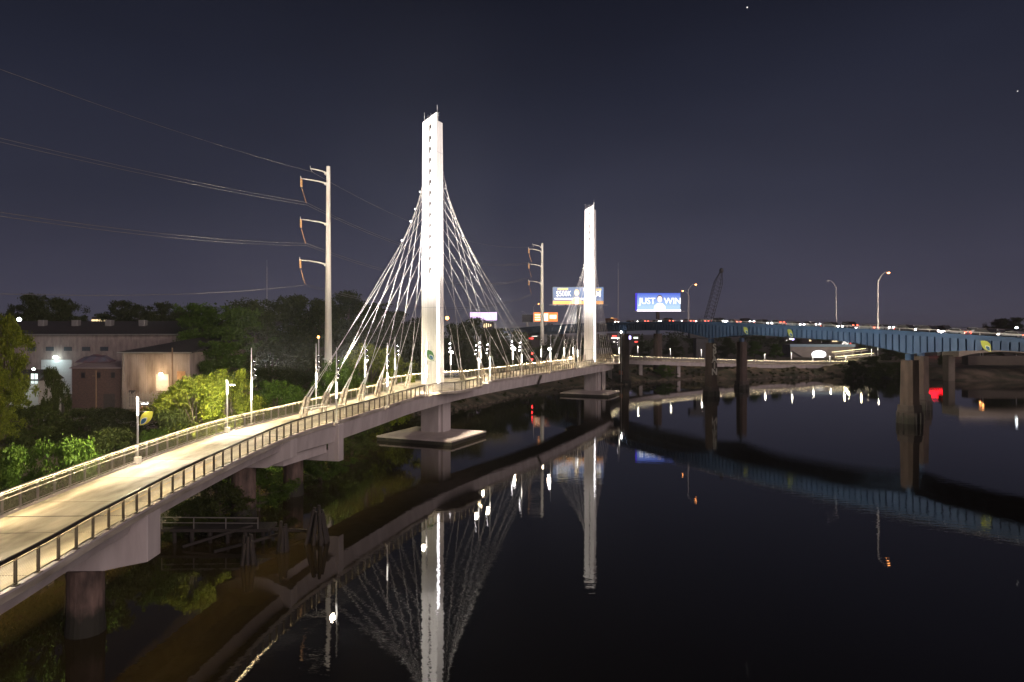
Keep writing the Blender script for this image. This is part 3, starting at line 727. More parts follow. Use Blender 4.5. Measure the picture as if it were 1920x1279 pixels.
for side, px, T, lab in poles:
    s = at_px(px, side); q = s[side] + (s['nl']*(-0.25) if side == 'near' else s['nl']*0.25); q = Vector((q.x, q.y, s['p'].z))
    dv = (T - q); dv.z = 0; dist = dv.length; dv.normalize()
    o = place(tl, ul, q, math.atan2(dv.y, dv.x), None, lab, 'floodlight poles along the cable span'); ul = True
    c_ = q+Vector((0,0,-0.02)); mb = MB(); mb.bar((q.x, q.y, q.z-.16), tuple(q+s['nl']*(1 if side == 'near' else -1)*.5+Vector((0,0,-.1))), 0.7, 0.22); mb.build('lamp_bracket', CONC, root)
    # narrow flood up at the tower, plus the column's own glow
    if dist > 14:
        spot(None, q+dv*0.7+Vector((0,0,5.7)), (T.x, T.y, 41.5), 9000*(dist/10)**1.7+ 43000, (1.0, 0.95, 0.92), 46, 0.7, 0.15)
    if side == 'far' or px in (632, 793, 892, 918, 1030):
        pd = bpy.data.lights.new('lamp_and_fill_light', 'POINT'); pd.energy = 1100 if px not in (793, 838, 740) else 450; pd.color = (1.0, 0.86, 0.64); pd.shadow_soft_size = 0.25
        po = bpy.data.objects.new('lamp_and_fill_light', pd); COL.objects.link(po); po.location = q-s['nl']*(0.45 if side == 'far' else -.45)+Vector((0,0,4.0))
for px, tx, ty in ((793, -18.5, 111.5), (918, -5.5, 115), (1080, 15, 193), (1160, 30, 199)):  # extra spots added at the deck poles to brighten the fender corners
    s = at_px(px, 'near'); q = s['near']; spot(None, (q.x-s['nl'].x*.6, q.y-s['nl'].y*.6, s['p'].z+3.2), (tx, ty, .8), 19000, (1.0, .84, .62), 75, .6, .15)
# flares of the glaring heads: real bigger lenses
for px, sz in ((963, 0.42), (838, 0.26), (1030, 0.3)):
    s = at_px(px, 'far' if px != 1030 else 'near'); q = s['far' if px != 1030 else 'near']; q = Vector((q.x, q.y-0.3, s['p'].z+4.9))
    o = thing('floodlight', {963: 'glaring round floodlight facing the camera on the brightest pole', 838: 'round floodlight facing the camera right of the nearer tower', 1030: 'round floodlight facing the camera by the first cable of the farther tower'}[px], 'floodlight', q, 'camera facing floodlights')
    mb = MB(); mb.tube([(q.x, q.y+.3, q.z),(q.x, q.y, q.z)], [sz*.6, sz], 14); mb.build('housing', BLACKM, o)
    mb = MB(); mb.sphere((q.x, q.y-.02, q.z), sz*.9, 12, 6, (1,.35,1)); mb.build('lens', HEADW, o)
# gate-like frame on the deck at the start of the anchors
s = min(ST, key=lambda q: abs(q['p'].y-73.5)); g0 = s['p']+s['nl']*4.6; g0 = Vector((g0.x, g0.y, s['p'].z))
gb = thing('path_divider', 'small white tubular frame standing on the deck ahead of the first cable anchor', 'barrier', g0)
for a, b_ in (((0,0),(0.95,0)), ((0.95,0),(3.6,4.2)), ((0,0),(1.0,4.8))):
    A = g0+Vector((a[0],a[1],0)); B = g0+Vector((b_[0],b_[1],0))
    mb = MB(); mb.tube([A, A+Vector((0,0,1.25)), B+Vector((0,0,1.25)), B], 0.045, 8); mb.build('tubular_frame', EMW, gb)
# things under / beside the bridge : broken timber jetty, dolphins
tj = thing('timber_jetty', 'ruined dark timber jetty with rails in the water under the approach', 'jetty', (-24, 57, 0))
mb = MB(); mb.box((-25.5, 58.5, 1.1), (10, 2.2, 0.25)); mb.build('jetty_deck', TIMBER, tj)
for k in range(7): MB().tube([(-30+k*1.5, 57.6+0.2*(k % 2), -1.5), (-30+k*1.5, 57.6, 1.0)], 0.16, 7).build('pile', TIMBER, tj)
for k in range(6): MB().tube([(-29.6+k*1.7, 59.4, -1.5), (-29.6+k*1.7, 59.4, 1.0)], 0.16, 7).build('pile', TIMBER, tj)
mb = MB()
for k in range(4): mb.bar((-29.5+k*2.7, 57.5, 1.2), (-29.5+k*2.7, 57.5, 2.2), 0.07)
mb.bar((-29.5, 57.5, 2.2), (-21.4, 57.5, 2.15), 0.07); mb.bar((-29.5, 57.5, 1.75), (-21.4, 57.5, 1.7), 0.05)
mb.build('jetty_rail', RAILL, tj)
mb = MB(); mb.bar((-21.2, 58, 1.15), (-17.6, 60, 0.3), 0.25); mb.bar((-27, 56, 0.2), (-22, 58, 1.4), 0.2); mb.bar((-24, 55, 0.1), (-19.5, 57, 0.9), 0.22); mb.build('fallen_beam', TIMBER, tj)
def dolphin(c, r_, n_, h_, lab, lean=0.35):
    o = thing('pile_cluster', lab, 'pile cluster', (c[0], c[1], 0), 'old timber pile clusters beside the footbridge')
    for k in range(n_):
        a = 2*PI*k/n_+.3; rr_ = r_*(1 if k % 2 else .75)
        mb = MB(); mb.tube([(c[0]+rr_*math.cos(a)*(1+lean), c[1]+rr_*math.sin(a)*(1+lean), -1.5), (c[0]+rr_*math.cos(a)*.42, c[1]+rr_*math.sin(a)*.42, h_*(0.72+0.28*random.random()))], [0.17, 0.13], 6); mb.build('timber_pile', TIMBER, o)
    return o
dolphin((-16.4, 57.8), 1.0, 9, 3.4, 'leaning dark timber pile cluster standing clear of the bridge near the second column', 0.45)
dolphin((-18.6, 55.5), 0.55, 7, 2.6, 'tight upright bundle of dark timber piles in front of the second column', 0.1)
dolphin((-20.3, 52.5), 0.7, 8, 2.2, 'low bundle of dark timber piles beside the broken jetty', 0.15)

# ------------------------------------------------------------ trees
def leaf_mesh(name, clusters, n, size, seed, m):
    g = np.random.default_rng(seed)
    c = np.array([k[:3] for k in clusters]); rad = np.array([k[3] for k in clusters])
    p = rad**2; p = p/p.sum(); idx = g.choice(len(clusters), n, p=p)
    d = g.normal(size=(n, 3)); d /= np.linalg.norm(d, axis=1)[:, None]
    rr_ = rad[idx]*np.abs(g.normal(0.62, 0.30, n))
    pos = c[idx]+d*rr_[:, None]*np.array([1, 1, .72])
    a = g.normal(size=(n, 3)); a[:, 2] -= .4; a /= np.linalg.norm(a, axis=1)[:, None]
    b_ = np.cross(a, d+0.7*g.normal(size=(n, 3))); b_ /= np.linalg.norm(b_, axis=1)[:, None]+1e-9
    s = size*np.exp(g.normal(0, .35, n))[:, None]
    v = np.stack([pos-a*s, pos+b_*s*.5, pos+a*s, pos-b_*s*.5], 1).reshape(-1, 3)
    me = bpy.data.meshes.new(name)
    me.vertices.add(len(v)); me.vertices.foreach_set('co', v.ravel())
    me.loops.add(n*4); me.loops.foreach_set('vertex_index', np.arange(n*4))
    me.polygons.add(n); me.polygons.foreach_set('loop_start', np.arange(n)*4)
    me.update(calc_edges=True); me.materials.append(m)
    return me
def make_tree(name, h, spread, limbs, per, nl, size, seed, m, trunk_h=0.3, cr=(0.05, 0.10), multi=1, lobe=.13):
    """height h at the origin: tapered trunk, limbs reaching uneven lobes of small leaf clumps with gaps between"""
    r_ = random.Random(seed); root_ = thing(name, 'x', 'tree' if 'tree' in name else 'bush')
    cl = []; tips = []
    for k in range(limbs):
        a = 2*PI*k/limbs*2.4 + r_.uniform(-.5, .5); zt = (k+.5)/limbs if k else 1.0
        zt = min(1, max(0.02, zt+r_.uniform(-.08, .08)))
        prof = math.sin(PI*min(1, zt*0.80+0.20))**0.7
        rad = spread*prof*r_.uniform(.45, 1.08)
        tip = Vector((math.cos(a)*rad*h, math.sin(a)*rad*h, (trunk_h+(0.93-trunk_h)*zt)*h)); tips.append(tip)
        lb = lobe*h*r_.uniform(.7, 1.3)
        for q in range(per):
            o_ = Vector((r_.gauss(0, 1), r_.gauss(0, 1), r_.gauss(0, .75)))*lb*.62
            c_ = tip+o_; rr = r_.uniform(*cr)*h
            c_.z = min(max(c_.z, rr*.6), h-rr*.5); cl.append((*c_, rr))
    tm = MB()
    for j in range(multi):
        bx = (j-(multi-1)/2)*0.06*h
        tm.tube([(bx, 0, -0.4), (bx*1.1+.01*h, .01*h, h*max(trunk_h, .15)*.6), (bx*1.5-.01*h, 0, h*.5), (bx*1.8, .02*h, h*.84)], [h*.026, h*.02, h*.012, h*.004], 7)
    for t_ in tips:
        z0 = max(.06*h, min(t_.z*.62, .6*h)); tm.tube([(0,0,z0), (t_.x*.5, t_.y*.5, (z0+t_.z)*.5+.015*h), tuple(t_)], [h*.010, h*.006, h*.0025], 5)
    for c_ in cl[::3]:
        t_ = min(tips, key=lambda v: (v-Vector(c_[:3])).length); tm.tube([tuple(t_), c_[:3]], [h*.003, h*.0015], 4)
    tm.build('trunk', BARK, root_)
    me_ = leaf_mesh('crown', cl, nl, size, seed, m)
    o = bpy.data.objects.new('crown', me_); COL.objects.link(o); o.parent = root_
    return root_
protos = {
 'A': make_tree('tree', 10, 0.33, 22, 9, 20000, 0.12, 11, LEAFD, .22),
 'B': make_tree('tree', 10, 0.42, 26, 9, 22000, 0.12, 12, LEAFD, .16),
 'E': make_tree('tree', 10, 0.36, 20, 10, 20000, 0.12, 21, LEAFG, .18, (.05,.09)),
 'C': make_tree('tree', 10, 0.34, 12, 7, 7000, 0.14, 13, LEAFD, .42, (.04,.08), 1, .10),
 'Y': make_tree('tree', 8, 0.42, 22, 9, 26000, 0.095, 14, LEAFY, .14, (.045,.09), 2),
 'G': make_tree('tree', 8, 0.36, 20, 9, 24000, 0.09, 15, LEAFG, .12, (.045,.09), 2),
 'R': make_tree('tree', 10, 0.48, 20, 10, 20000, 0.13, 23, LEAFD, .52, (.06,.10)),
 'H': make_tree('bush', 4, 0.70, 20, 8, 18000, 0.075, 16, LEAFG, .06, (.07,.14), 3, .2),
 'D': make_tree('bush', 4, 0.75, 20, 8, 16000, 0.08, 17, LEAFD, .06, (.07,.14), 3, .2),
}
PH = dict(R=10, E=10, A=10, B=10, C=10, Y=8, G=8, H=4, D=4)
usedp = set()
def tree(kind, px, Y, ytop, label, group, wide=1.0, base=None, zg=None):
    X = PX(px, Y); zb = tz(X, Y) if zg is None else zg; zt_ = PZ(ytop, Y); h = max(zt_-zb, 1.0); k = h/PH[kind]
    if kind in 'HD': wide *= min(1.0, 3.8/h)
    o = place(protos[kind], kind in usedp, (X, Y, zb-0.05), random.uniform(0, 6.28), (k*wide, k*wide, k), label, group)
    usedp.add(kind); return o
GF = 'trees behind the footbridge approach'
# left edge lit trees
tree('Y', 2, 82, 590, 'tall yellow green tree cut by the left picture edge', GF, .5)
tree('Y', -30, 70, 680, 'leafy yellow green tree low at the left picture edge', GF, .6)
tree('D', 100, 92, 690, 'small dark conifer like shrub in front of the lit warehouse door', GF, .7)
tree('H', 30, 52, 838, 'lit green bush at the left edge just behind the railing', GF, 1.1)
tree('H', 130, 53, 826, 'brightly lit green bush left of the leaf banner post', GF, 1.2)
tree('H', -40, 48, 850, 'green bush beyond the left edge behind the railing', GF, 1.1)
tree('D', 200, 62, 806, 'dark bush right behind the leaf banner post', GF, 1.5)
tree('H', 290, 66, 808, 'green bush between the leaf banner post and the lit tree', GF, 1.1)
tree('D', 60, 84, 762, 'dark bush mass below the warehouse at left', GF, 1.8)
tree('D', 160, 88, 768, 'dark bush mass in front of the brick shed', GF, 1.8)
tree('D', 250, 80, 800, 'low dark bush beside the rail track', GF, 1.3)
tree('D', 215, 100, 765, 'low dark scrub at the foot of the brick shed', GF, 1.6)
tree('Y', 368, 76, 706, 'brightly lit yellow green tree beside the short lamp post', GF, .95)
tree('Y', 428, 82, 692, 'lit yellow tree just right of the short lamp post', GF, .8)
tree('D', 330, 74, 770, 'green bush left below the lit yellow tree', GF, 1.2)
tree('G', 520, 100, 712, 'dim green bushy tree behind the first floodlight pole', GF, .9)
tree('G', 560, 104, 722, 'dim green bushy tree right of the first floodlight pole', GF, .9)
tree('H', 488, 92, 745, 'low green bush at the foot of the first floodlight pole', GF, 1)
tree('G', 632, 112, 672, 'green tree just right of the big utility pole', GF, .7)
tree('Y', 690, 122, 645, 'bright green tree behind the left cables of the nearer tower', GF, .9)
tree('Y', 728, 124, 652, 'bright green tree beside the overlook left of the nearer tower', GF, .7)
tree('G', 655, 118, 690, 'green bush tree between the two cable anchors', GF, .9)
tree('H', 600, 104, 742, 'low green bush behind the outermost anchor', GF, 1.1)
# bank vegetation under the main girder
for i, (px, Y, yt, k, lb) in enumerate(((600, 84, 838, 'H', 'green bank bush below the end frame of the cable span'), (660, 100, 800, 'D', 'dark bank bush under the girder left of the fender'), (560, 80, 850, 'H', 'green bank bush between the two bridge columns'), (480, 68, 880, 'H', 'green bank bush behind the second column'), (405, 62, 905, 'D', 'low bank bush behind the first column cap'), (350, 60, 938, 'D', 'low weeds on the rocky bank right of the first cap'), (735, 134, 745, 'D', 'dark bank bush behind the nearer fender'), (700, 118, 780, 'D', 'dark bank bush left behind the nearer fender'))):
    tree(k, px, Y, yt, lb, 'bushes on the river bank', 1.2, zg=0.2)
GB = 'dark trees behind the utility poles'
for px, Y, yt, k, w, lb in (
 (385, 165, 572, 'E', 1.1, 'large dark tree right of the warehouse roof'), (440, 160, 578, 'E', 1.1, 'large dark rounded tree left of the radio mast'), (500, 170, 585, 'B', 1.1, 'dark tree at the foot of the radio mast'), (470, 175, 562, 'A', 1.0, 'tallest dark tree with pointed top near the radio mast'),
 (555, 190, 556, 'B', 1.0, 'dark tree left of the big utility pole'), (600, 185, 560, 'A', 1.0, 'dark tree directly behind the big utility pole'), (655, 200, 548, 'B', .9, 'dark tree right of the big utility pole with round top'), (700, 215, 568, 'A', 1.1, 'dark tree behind the outer left cables'),
 (745, 230, 585, 'B', 1.0, 'dark tree behind the inner left cables'), (790, 240, 596, 'B', 1.0, 'dark tree hidden behind the nearer tower'), (420, 140, 640, 'E', 1.2, 'dark tree close right of the tan warehouse wall'), (510, 145, 640, 'B', 1.2, 'dark tree mass behind the first floodlight pole'), (575, 150, 650, 'B', 1.2, 'dark tree low behind the utility pole base'),
 (660, 165, 640, 'A', 1.2, 'dark tree behind the bright green trees'), (750, 180, 650, 'B', 1.3, 'dark tree behind the overlook'), (850, 210, 608, 'B', 1.0, 'dark tree right of the nearer tower'), (890, 225, 596, 'B', .9, 'dark tree below the white purple billboard'), (930, 240, 615, 'A', 1.2, 'dark tree right below the white purple billboard'), (970, 250, 622, 'B', 1.2, 'dark tree left of the farther utility pole'), (1040, 262, 632, 'B', 1.3, 'dark tree right of the farther utility pole'), (880, 195, 660, 'B', 1.4, 'low dark tree behind the deck right of the nearer tower'), (960, 215, 668, 'B', 1.4, 'low dark tree behind the deck at mid span'), (1085, 258, 640, 'B', 1.2, 'dark tree behind the farther tower'), (1135, 290, 640, 'B', 1.1, 'dark tree right of the farther tower'), (1010, 235, 680, 'B', 1.2, 'low dark scrubby tree at mid span bank')):
    tree(k, px, Y, yt, lb, GB, w)
GL = 'far trees on the left skyline'
for px, Y, yt, k, w, lb in ((60, 260, 553, 'B', .9, 'dark skyline tree at the far left above the roof'), (110, 262, 560, 'B', .8, 'dark skyline tree above the left warehouse roof'), (35, 270, 572, 'C', .9, 'thin skyline tree at the far left lamp'), (155, 300, 592, 'C', .8, 'small skyline tree left of the lit roof sign'), (228, 280, 564, 'C', 1, 'open crowned skyline tree right of the lit windows'), (262, 285, 572, 'C', 1, 'sparse skyline tree above the dark roof'), (305, 282, 568, 'C', 1, 'skyline tree with tufted top above the dark roof'), (335, 275, 582, 'B', 1, 'dense skyline tree where the roof meets the big trees'), (285, 290, 590, 'B', 1.3, 'low skyline tree behind the dark roof')):
    tree(k, px, Y, yt, lb, GL, w)
GR = 'trees on the far right bank'
for px, Y, yt, k, w, lb in ((1215, 262, 690, 'H', 1.3, 'lit green bush right of the brown highway pier'), (1245, 258, 684, 'H', 1.3, 'lit green bush on the spit below the far ramp'), (1190, 258, 695, 'D', 1.2, 'dark bush behind the brown highway pier'),
 (1260, 320, 636, 'B', 1.2, 'dark tree below the just win billboard'), (1310, 325, 632, 'B', 1.2, 'dark tree left of the spain pier'), (1365, 320, 634, 'B', 1.2, 'dark tree between the two middle highway columns'), (1415, 318, 640, 'E', 1.3, 'green tree right of the middle highway columns'), (1455, 315, 645, 'E', 1.2, 'green tree left of the grey mural wall'), (1200, 330, 640, 'B', 1.2, 'dark tree right of the far deck end'),
 (1350, 279, 694, 'H', 1.3, 'green bank bush behind the spain pier'), (1425, 284, 692, 'H', 1.3, 'green bank bush under the far ramp'), (1475, 286, 694, 'H', 1.2, 'green bank bush at the foot of the far ramp'), (1540, 287, 698, 'D', 1.6, 'dark riprap bush where the ramp lands'),
 (1600, 276, 676, 'D', 1.3, 'dark bank bush right of the ramp landing'), (1640, 272, 668, 'B', 1.3, 'dark bank tree left of the big brown pier'), (1680, 268, 680, 'D', 2.0, 'dark bank bush beside the big brown pier'), (1670, 300, 655, 'D', 2, 'green scrub on the slope left of the big pier'), (1768, 262, 663, 'R', .5, 'rounded tree right of the big brown pier'), (1700, 285, 655, 'C', 1.2, 'open green tree behind the big brown pier'),
 (1880, 330, 598, 'B', 1.0, 'dark tree above the highway at the right edge'), (1905, 325, 596, 'B', 1.0, 'dark tree at the right picture edge'), (1850, 335, 612, 'B', 1.0, 'low dark tree above the highway near the right edge')):
    tree(k, px, Y, yt, lb, GR, w)
# rip-rap stones along the near left bank : uncountable
mb = MB(); r_ = random.Random(5)
for k in range(1500):
    i = r_.choice([2,2,3,3,4,4,5,6,7,8,9,10,11,12,13,14,15,16,17,18,19]); t = r_.random(); ax, ay = SHORE[i]; bx, by = SHORE[i+1]
    x = ax+(bx-ax)*t+r_.gauss(-.6, 1.0); y = ay+(by-ay)*t+r_.gauss(0.3, 1.0); s_ = r_.uniform(.12, .42)
    c0 = (x, y, tz(x, y)+s_*.1) if False else (x, y, r_.uniform(-.1, .35))
    q = [Vector((r_.uniform(.6,1)*sx, r_.uniform(.6,1)*sy, r_.uniform(.4,.9)*sz))*s_+Vector(c0) for sz in (-1,1) for sx, sy in ((-1,-1),(1,-1),(1,1),(-1,1))]
    mb.hexa(q)
ROCK = mat('riprap_stone', (0.22, 0.18, 0.14), 0.9, scale=1.5, col2=(0.09, 0.075, 0.055))
tag(mb.build('riprap', ROCK), 'loose riprap stones along the water edge of the banks', 'riprap', kind='stuff')
# ground cover scrub on banks (stuff)
cl = []
for k in range(420):
    i = r_.randrange(2, 20); t = r_.random(); ax, ay = SHORE[i]; bx, by = SHORE[i+1]
    nx_, ny_ = -(by-ay), (bx-ax); L_ = math.hypot(nx_, ny_); dd = r_.uniform(2.0, 16)
    x = ax+(bx-ax)*t+nx_/L_*dd; y = ay+(by-ay)*t+ny_/L_*dd
    cl.append((x, y, tz(x, y)+.2, r_.uniform(.5, 1.1)))
me_ = leaf_mesh('undergrowth', cl, 60000, 0.13, 77, LEAFD)
o = bpy.data.objects.new('undergrowth', me_); COL.objects.link(o); tag(o, 'low dark undergrowth covering the river banks', 'undergrowth', kind='stuff')

# ------------------------------------------------------------ utility poles and wires
def upole(X, Y, ztop, side_arms, lab, k=1.0):
    zb = tz(X, Y)
    o = thing('utility_pole', lab, 'utility pole', (X, Y, zb), 'steel utility poles behind the footbridge')
    mb = MB(); n_ = 12; zs2 = [zb-1, zb+10, zb+22, zb+35, ztop]; rs = [.95*k, .86*k, .72*k, .58*k, .45*k]
    mb.tube([(X, Y, z) for z in zs2], rs, n_); mb.build('pole', POLEM, o)
    att = []
    for zarm, ln, top_ in side_arms:
        e = Vector((X-ln, Y-0.4, zarm)); mb = MB()
        pts = [Vector((X, Y, zarm-1.0)), Vector((X-ln*.35, Y, zarm-.45)), Vector((X-ln*.7, Y, zarm-.12)), e]
        mb.tube(pts, [.20*k, .17*k, .14*k, .11*k], 8)
        mb.bar(e, e+Vector((-.05, 0, .55)), 0.10); mb.box((X-.3, Y, zarm-1.0), (0.9, 0.9, .5)); arm = mb.build('cross_arm', POLEM, o)
        if top_:
            att.append(e+Vector((.35, 0, -.7))); mb = MB(); mb.bar(e, e+Vector((.35, 0, -.7)), .07); mb.build('wire_clamp', POLEM, arm)
        else:
            mb = MB(); mb.bar(e+Vector((.1,0,0)), e+Vector((.1,0,-1.7)), .42, .18); mb.build('insulator_bracket', RUST, arm)
            a = e+Vector((.15, 0, -1.9)); b_ = e+Vector((1.15, 0, -5.2)); mb = MB()
            mb.tube([a, b_], .035, 5)
            for q in range(16):
                c0 = a.lerp(b_, .1+.85*q/16); mb.tube([c0, c0+(b_-a).normalized()*.09], .10, 8)
            mb.build('insulator_string', RUST, arm); att.append(b_)
    return o, att
Y1 = 143; X1 = PX(615.5, Y1)
p1, at1 = upole(X1, Y1, PZ(312, Y1), [(PZ(317,Y1), 3.6, True), (PZ(336,Y1), 5.6, False), (PZ(412,Y1), 5.7, False), (PZ(488,Y1), 5.8, False)], 'large pale steel utility pole with three curved arms left of the nearer tower', .9)
Y2 = 262; X2 = PX(1016.5, Y2)
p2, at2 = upole(X2, Y2, PZ(456, Y2), [(PZ(459,Y2), 3.6, True), (PZ(464,Y2)-.6, 5.2, False), (PZ(495,Y2), 5.2, False), (PZ(527,Y2), 5.2, False)], 'farther steel utility pole between the two bridge towers', .95)
def catenary(a, b_, sag, n_=40): return [a.lerp(b_, k/n_)-Vector((0,0,sag*4*(k/n_)*(1-k/n_))) for k in range(n_+1)]
wl = ['top ground wire', 'upper conductor pair', 'middle conductor pair', 'lower conductor pair']
pyl = [(246, 318.5), (246, 318.5), (288, 440), (0, 547)]
for i, (a, b_) in enumerate(zip(at1, at2)):
    offs = ((0,0,0),) if i == 0 else ((0,0,.22),(0.0,.5,-.22))
    mb = MB()
    for of in offs: mb.tube(catenary(a+Vector(of), b_+Vector(of), 5.2), 0.042 if i else .034, 5)
    tag(mb.build('power_line', WIREM), wl[i]+' sagging between the large and the farther utility pole', 'power line', 'power lines between the utility poles')
# wires running back towards the camera side, to a pole out of frame on the left
aim = [(318, 242), (246, 318), (288, 439), (400, 549)]
for i, a in enumerate(at1):
    px, py = aim[i]; Yq = 104 if i < 3 else 118; q = Vector((PX(px, Yq), Yq, PZ(py, Yq)))
    d = q-a; L_ = math.hypot(d.x, d.y); pts = []
    tot = 150.0; ux_ = d.x/L_; uy_ = d.y/L_; slope_far = (0.0)
    # parabola through attachment and aim point, level again at the next pole
    s0 = L_; A_ = (d.z)/(s0*(s0-tot)) 
    for k in range(61):
        s_ = tot*k/60*0.93; pts.append(Vector((a.x+ux_*s_, a.y+uy_*s_, a.z+A_*s_*(s_-tot))))
    mb = MB()
    for of in (((0,0,0),) if i in (0, 3) else ((0,0,.22),(0,.5,-.22))): mb.tube([p+Vector(of) for p in pts], 0.042 if i else .034, 5)
    tag(mb.build('power_line', WIREM), wl[i]+' running from the large utility pole out past the left edge', 'power line', 'power lines running left')

# ------------------------------------------------------------ highway bridge
HN = Vector((0.934, 0.355, 0)); HD = Vector((0.355, -0.934, 0))      # normal (away from camera), direction (towards camera/right)
HC = 120.7; HW = 25.0
def hpt(Y, off=0.0): return Vector(((HC+off-0.355*Y)/0.934, Y, 0))
ZTAB = [(20,12.6),(60,14.4),(90,16.0),(114,17.5),(134,18.7),(161,20.0),(192,21.5),(215,22.0),(237,22.2),(264,22.2),(300,21.7),(330,21.0),(400,18.5)]
def htop(Y): return float(np.interp(Y, [a for a, _ in ZTAB], [b for _, b in ZTAB]))
hy_ = thing('highway_bridge', 'long blue steel girder highway bridge crossing the river on brown concrete piers', 'bridge', tuple(hpt(192.5)))
YS = list(np.arange(24, 400, 2.0))
def depth(Y):
    d = 3.6 if Y < 250 else 3.3
    for yp in (192.5, 134.3, 70.0):
        k = abs(Y-yp)/15.0; d += (1.35 if k < 1 else 0)*(1-min(k, 1))**1.35
    return d
def dpt(Y, of=0.0):
    Y = Y-.645*of*0
    d0 = 3.3 - 0.5*max(0, min(1, (150-Y)/40))
    d = d0
    for yp, e in ((192.5, 1.9), (134.3, 1.9), (72.0, 1.9)):
        k = abs(Y-yp)/17.0
        if k < 1: d += e*(1-k)**1.4
    return d
def P3(Y, off, z): q = hpt(Y, off); return Vector((q.x+off*0*0, q.y, z))
def Hp(Y, off, z):     # station by near-edge Y; off metres across, away from camera
    q = hpt(Y)+HN*off; return Vector((q.x, q.y, z))
mb = MB(); mb.loft([[Hp(Y, -0.3, htop(Y)-1.39), Hp(Y, -0.3, htop(Y)-1.22), Hp(Y, HW+.3, htop(Y)-1.22), Hp(Y, HW+.3, htop(Y)-1.39)] for Y in YS]); mb.build('road_deck', ASPH, hy_)
for k_, of in enumerate((0.0, 8.3, 16.6, HW)):
    mb = MB(); mb.loft([[Hp(Y, of-.05, htop(Y)-dpt(Y-.645*of)), Hp(Y, of-.05, htop(Y)-1.16), Hp(Y, of+.05, htop(Y)-1.16), Hp(Y, of+.05, htop(Y)-dpt(Y-.645*of))] for Y in YS]); g_ = mb.build('girder', BLUEM, hy_)
    mb = MB(); mb.loft([[Hp(Y, of+a, htop(Y)-dpt(Y-.645*of)-b_) for a, b_ in ((-.32,.08),(-.32,.003),(.32,.003),(.32,.08))] for Y in YS]); mb.build('bottom_flange', BLUEG, g_)
    if k_ == 0:
        Y = 88.0; cnt = 0; rest = MB()
        while Y < 398:
            tgt = MB() if cnt < 98 else rest
            tgt.hexa([Hp(Y+a, b_, z) for z in (htop(Y)-dpt(Y), htop(Y)-1.41) for a, b_ in ((-.05,-.42),(.05,-.42),(.05,-.06),(-.05,-.06))])
            if cnt < 98: tgt.build('web_stiffener', BLUEG, g_)
            Y += 1.42; cnt += 1
        tag(rest.build('web_stiffener', BLUEG, g_), kind='stuff')
for of in (-0.6, HW+0.3):
    mb = MB(); mb.loft([[Hp(Y, of, htop(Y)-1.4), Hp(Y, of, htop(Y)-.55), Hp(Y, of+.3, htop(Y)-.55), Hp(Y, of+.3, htop(Y)-1.4)] for Y in YS]); mb.build('parapet', BLUEG, hy_)
    mb = MB(); mb.loft([[Hp(Y, of+.1, htop(Y)-.12), Hp(Y, of+.1, htop(Y)), Hp(Y, of+.2, htop(Y)), Hp(Y, of+.2, htop(Y)-.12)] for Y in YS])
    Y = 25.0
    while Y < 398: mb.bar(Hp(Y, of+.15, htop(Y)-.55), Hp(Y, of+.15, htop(Y)-.06), .1); Y += 3.0
    mb.build('guard_rail', GALV, hy_)
# piers
def hpier(Yn, off, w, ftw, zf, word=None, cut=0):
    q = hpt(Yn)+HN*off-HD*0.69*off; zt_ = htop(q.y-.03)-dpt(Yn)-.1; zt_ = htop(Yn)-dpt(Yn)-.1
    def rr_(a, z, b_=None): b_ = b_ or a; return [Vector((q.x, q.y, z))+HN*i*a+HD*j*b_ for i, j in ((-1,-.6),(-.6,-1),(.6,-1),(1,-.6),(1,.6),(.6,1),(-.6,1),(-1,.6))]
    mb = MB(); mb.loft([rr_(w, zf), rr_(w*.93, zt_-1.2)]); c_ = mb.build('pier_column', PIERC, hy_)
    mb = MB(); mb.loft([rr_(w*.45, zt_-1.2), rr_(w*.45, zt_)]); mb.build('bearing', BLUEG, c_)
    mb = MB(); mb.loft([rr_(ftw, -2), rr_(ftw, zf-1.5), rr_(ftw*.9, zf-1.1), rr_(ftw*.9, zf)]); mb.build('footing', FOOTC, c_)
    mb = MB()
    for a in range(12):
        an = 2*PI*a/12; p = Vector((q.x, q.y, 0))+Vector((math.cos(an), math.sin(an), 0))*(ftw*1.05)
        mb.tube([(p.x, p.y, -1), (p.x, p.y, zf*.6)], .2, 6)
    mb.build('fender_pile', TIMBER, c_)
    return c_, q
for Yn, zf in ((192.5, 2.6), (134.3, 3.6), (237.5, 2.0), (285, 3), (72, 3.0)):
    for off in (0.3, HW-.3):
        c_, q = hpier(Yn, off, 1.45, 2.05, zf)
        if off < 1:
            if Yn == 192.5:
                for i, ch in enumerate('SPAIN'):
                    fw = (Vector((0,0,0))-Vector((q.x, q.y, 0))).normalized(); ux_ = Vector((-fw.y, fw.x, 0))
                    text('painted_letter', ch, 2.5, EMW_ if False else mat('white_graffiti', (0.55,0.52,0.48), .8), c_, Vector((q.x, q.y, PZ(651.5+i*11.6, 191)))+HD*1.47, HN, (0,0,1), .02, .09, 1.0)
            if Yn == 237.5:
                mb = MB(); p = q - HN*1.47
                for zz_ in (4.6, 3.6): pass
                mb.hexa([p+HD*a-HN*b_+Vector((0,0,z)) for z in (3.3, 4.7) for a, b_ in ((-1.3,0),(1.3,0),(1.3,.05),(-1.3,.05))]); mb.build('orange_marker', mat('faded_orange_paint', (.5,.12,.06), .7, scale=5, col2=(.3,.15,.1)), c_)
    a = hpt(Yn)+HN*(-.8); b_ = hpt(Yn)+HN*(HW+.8)
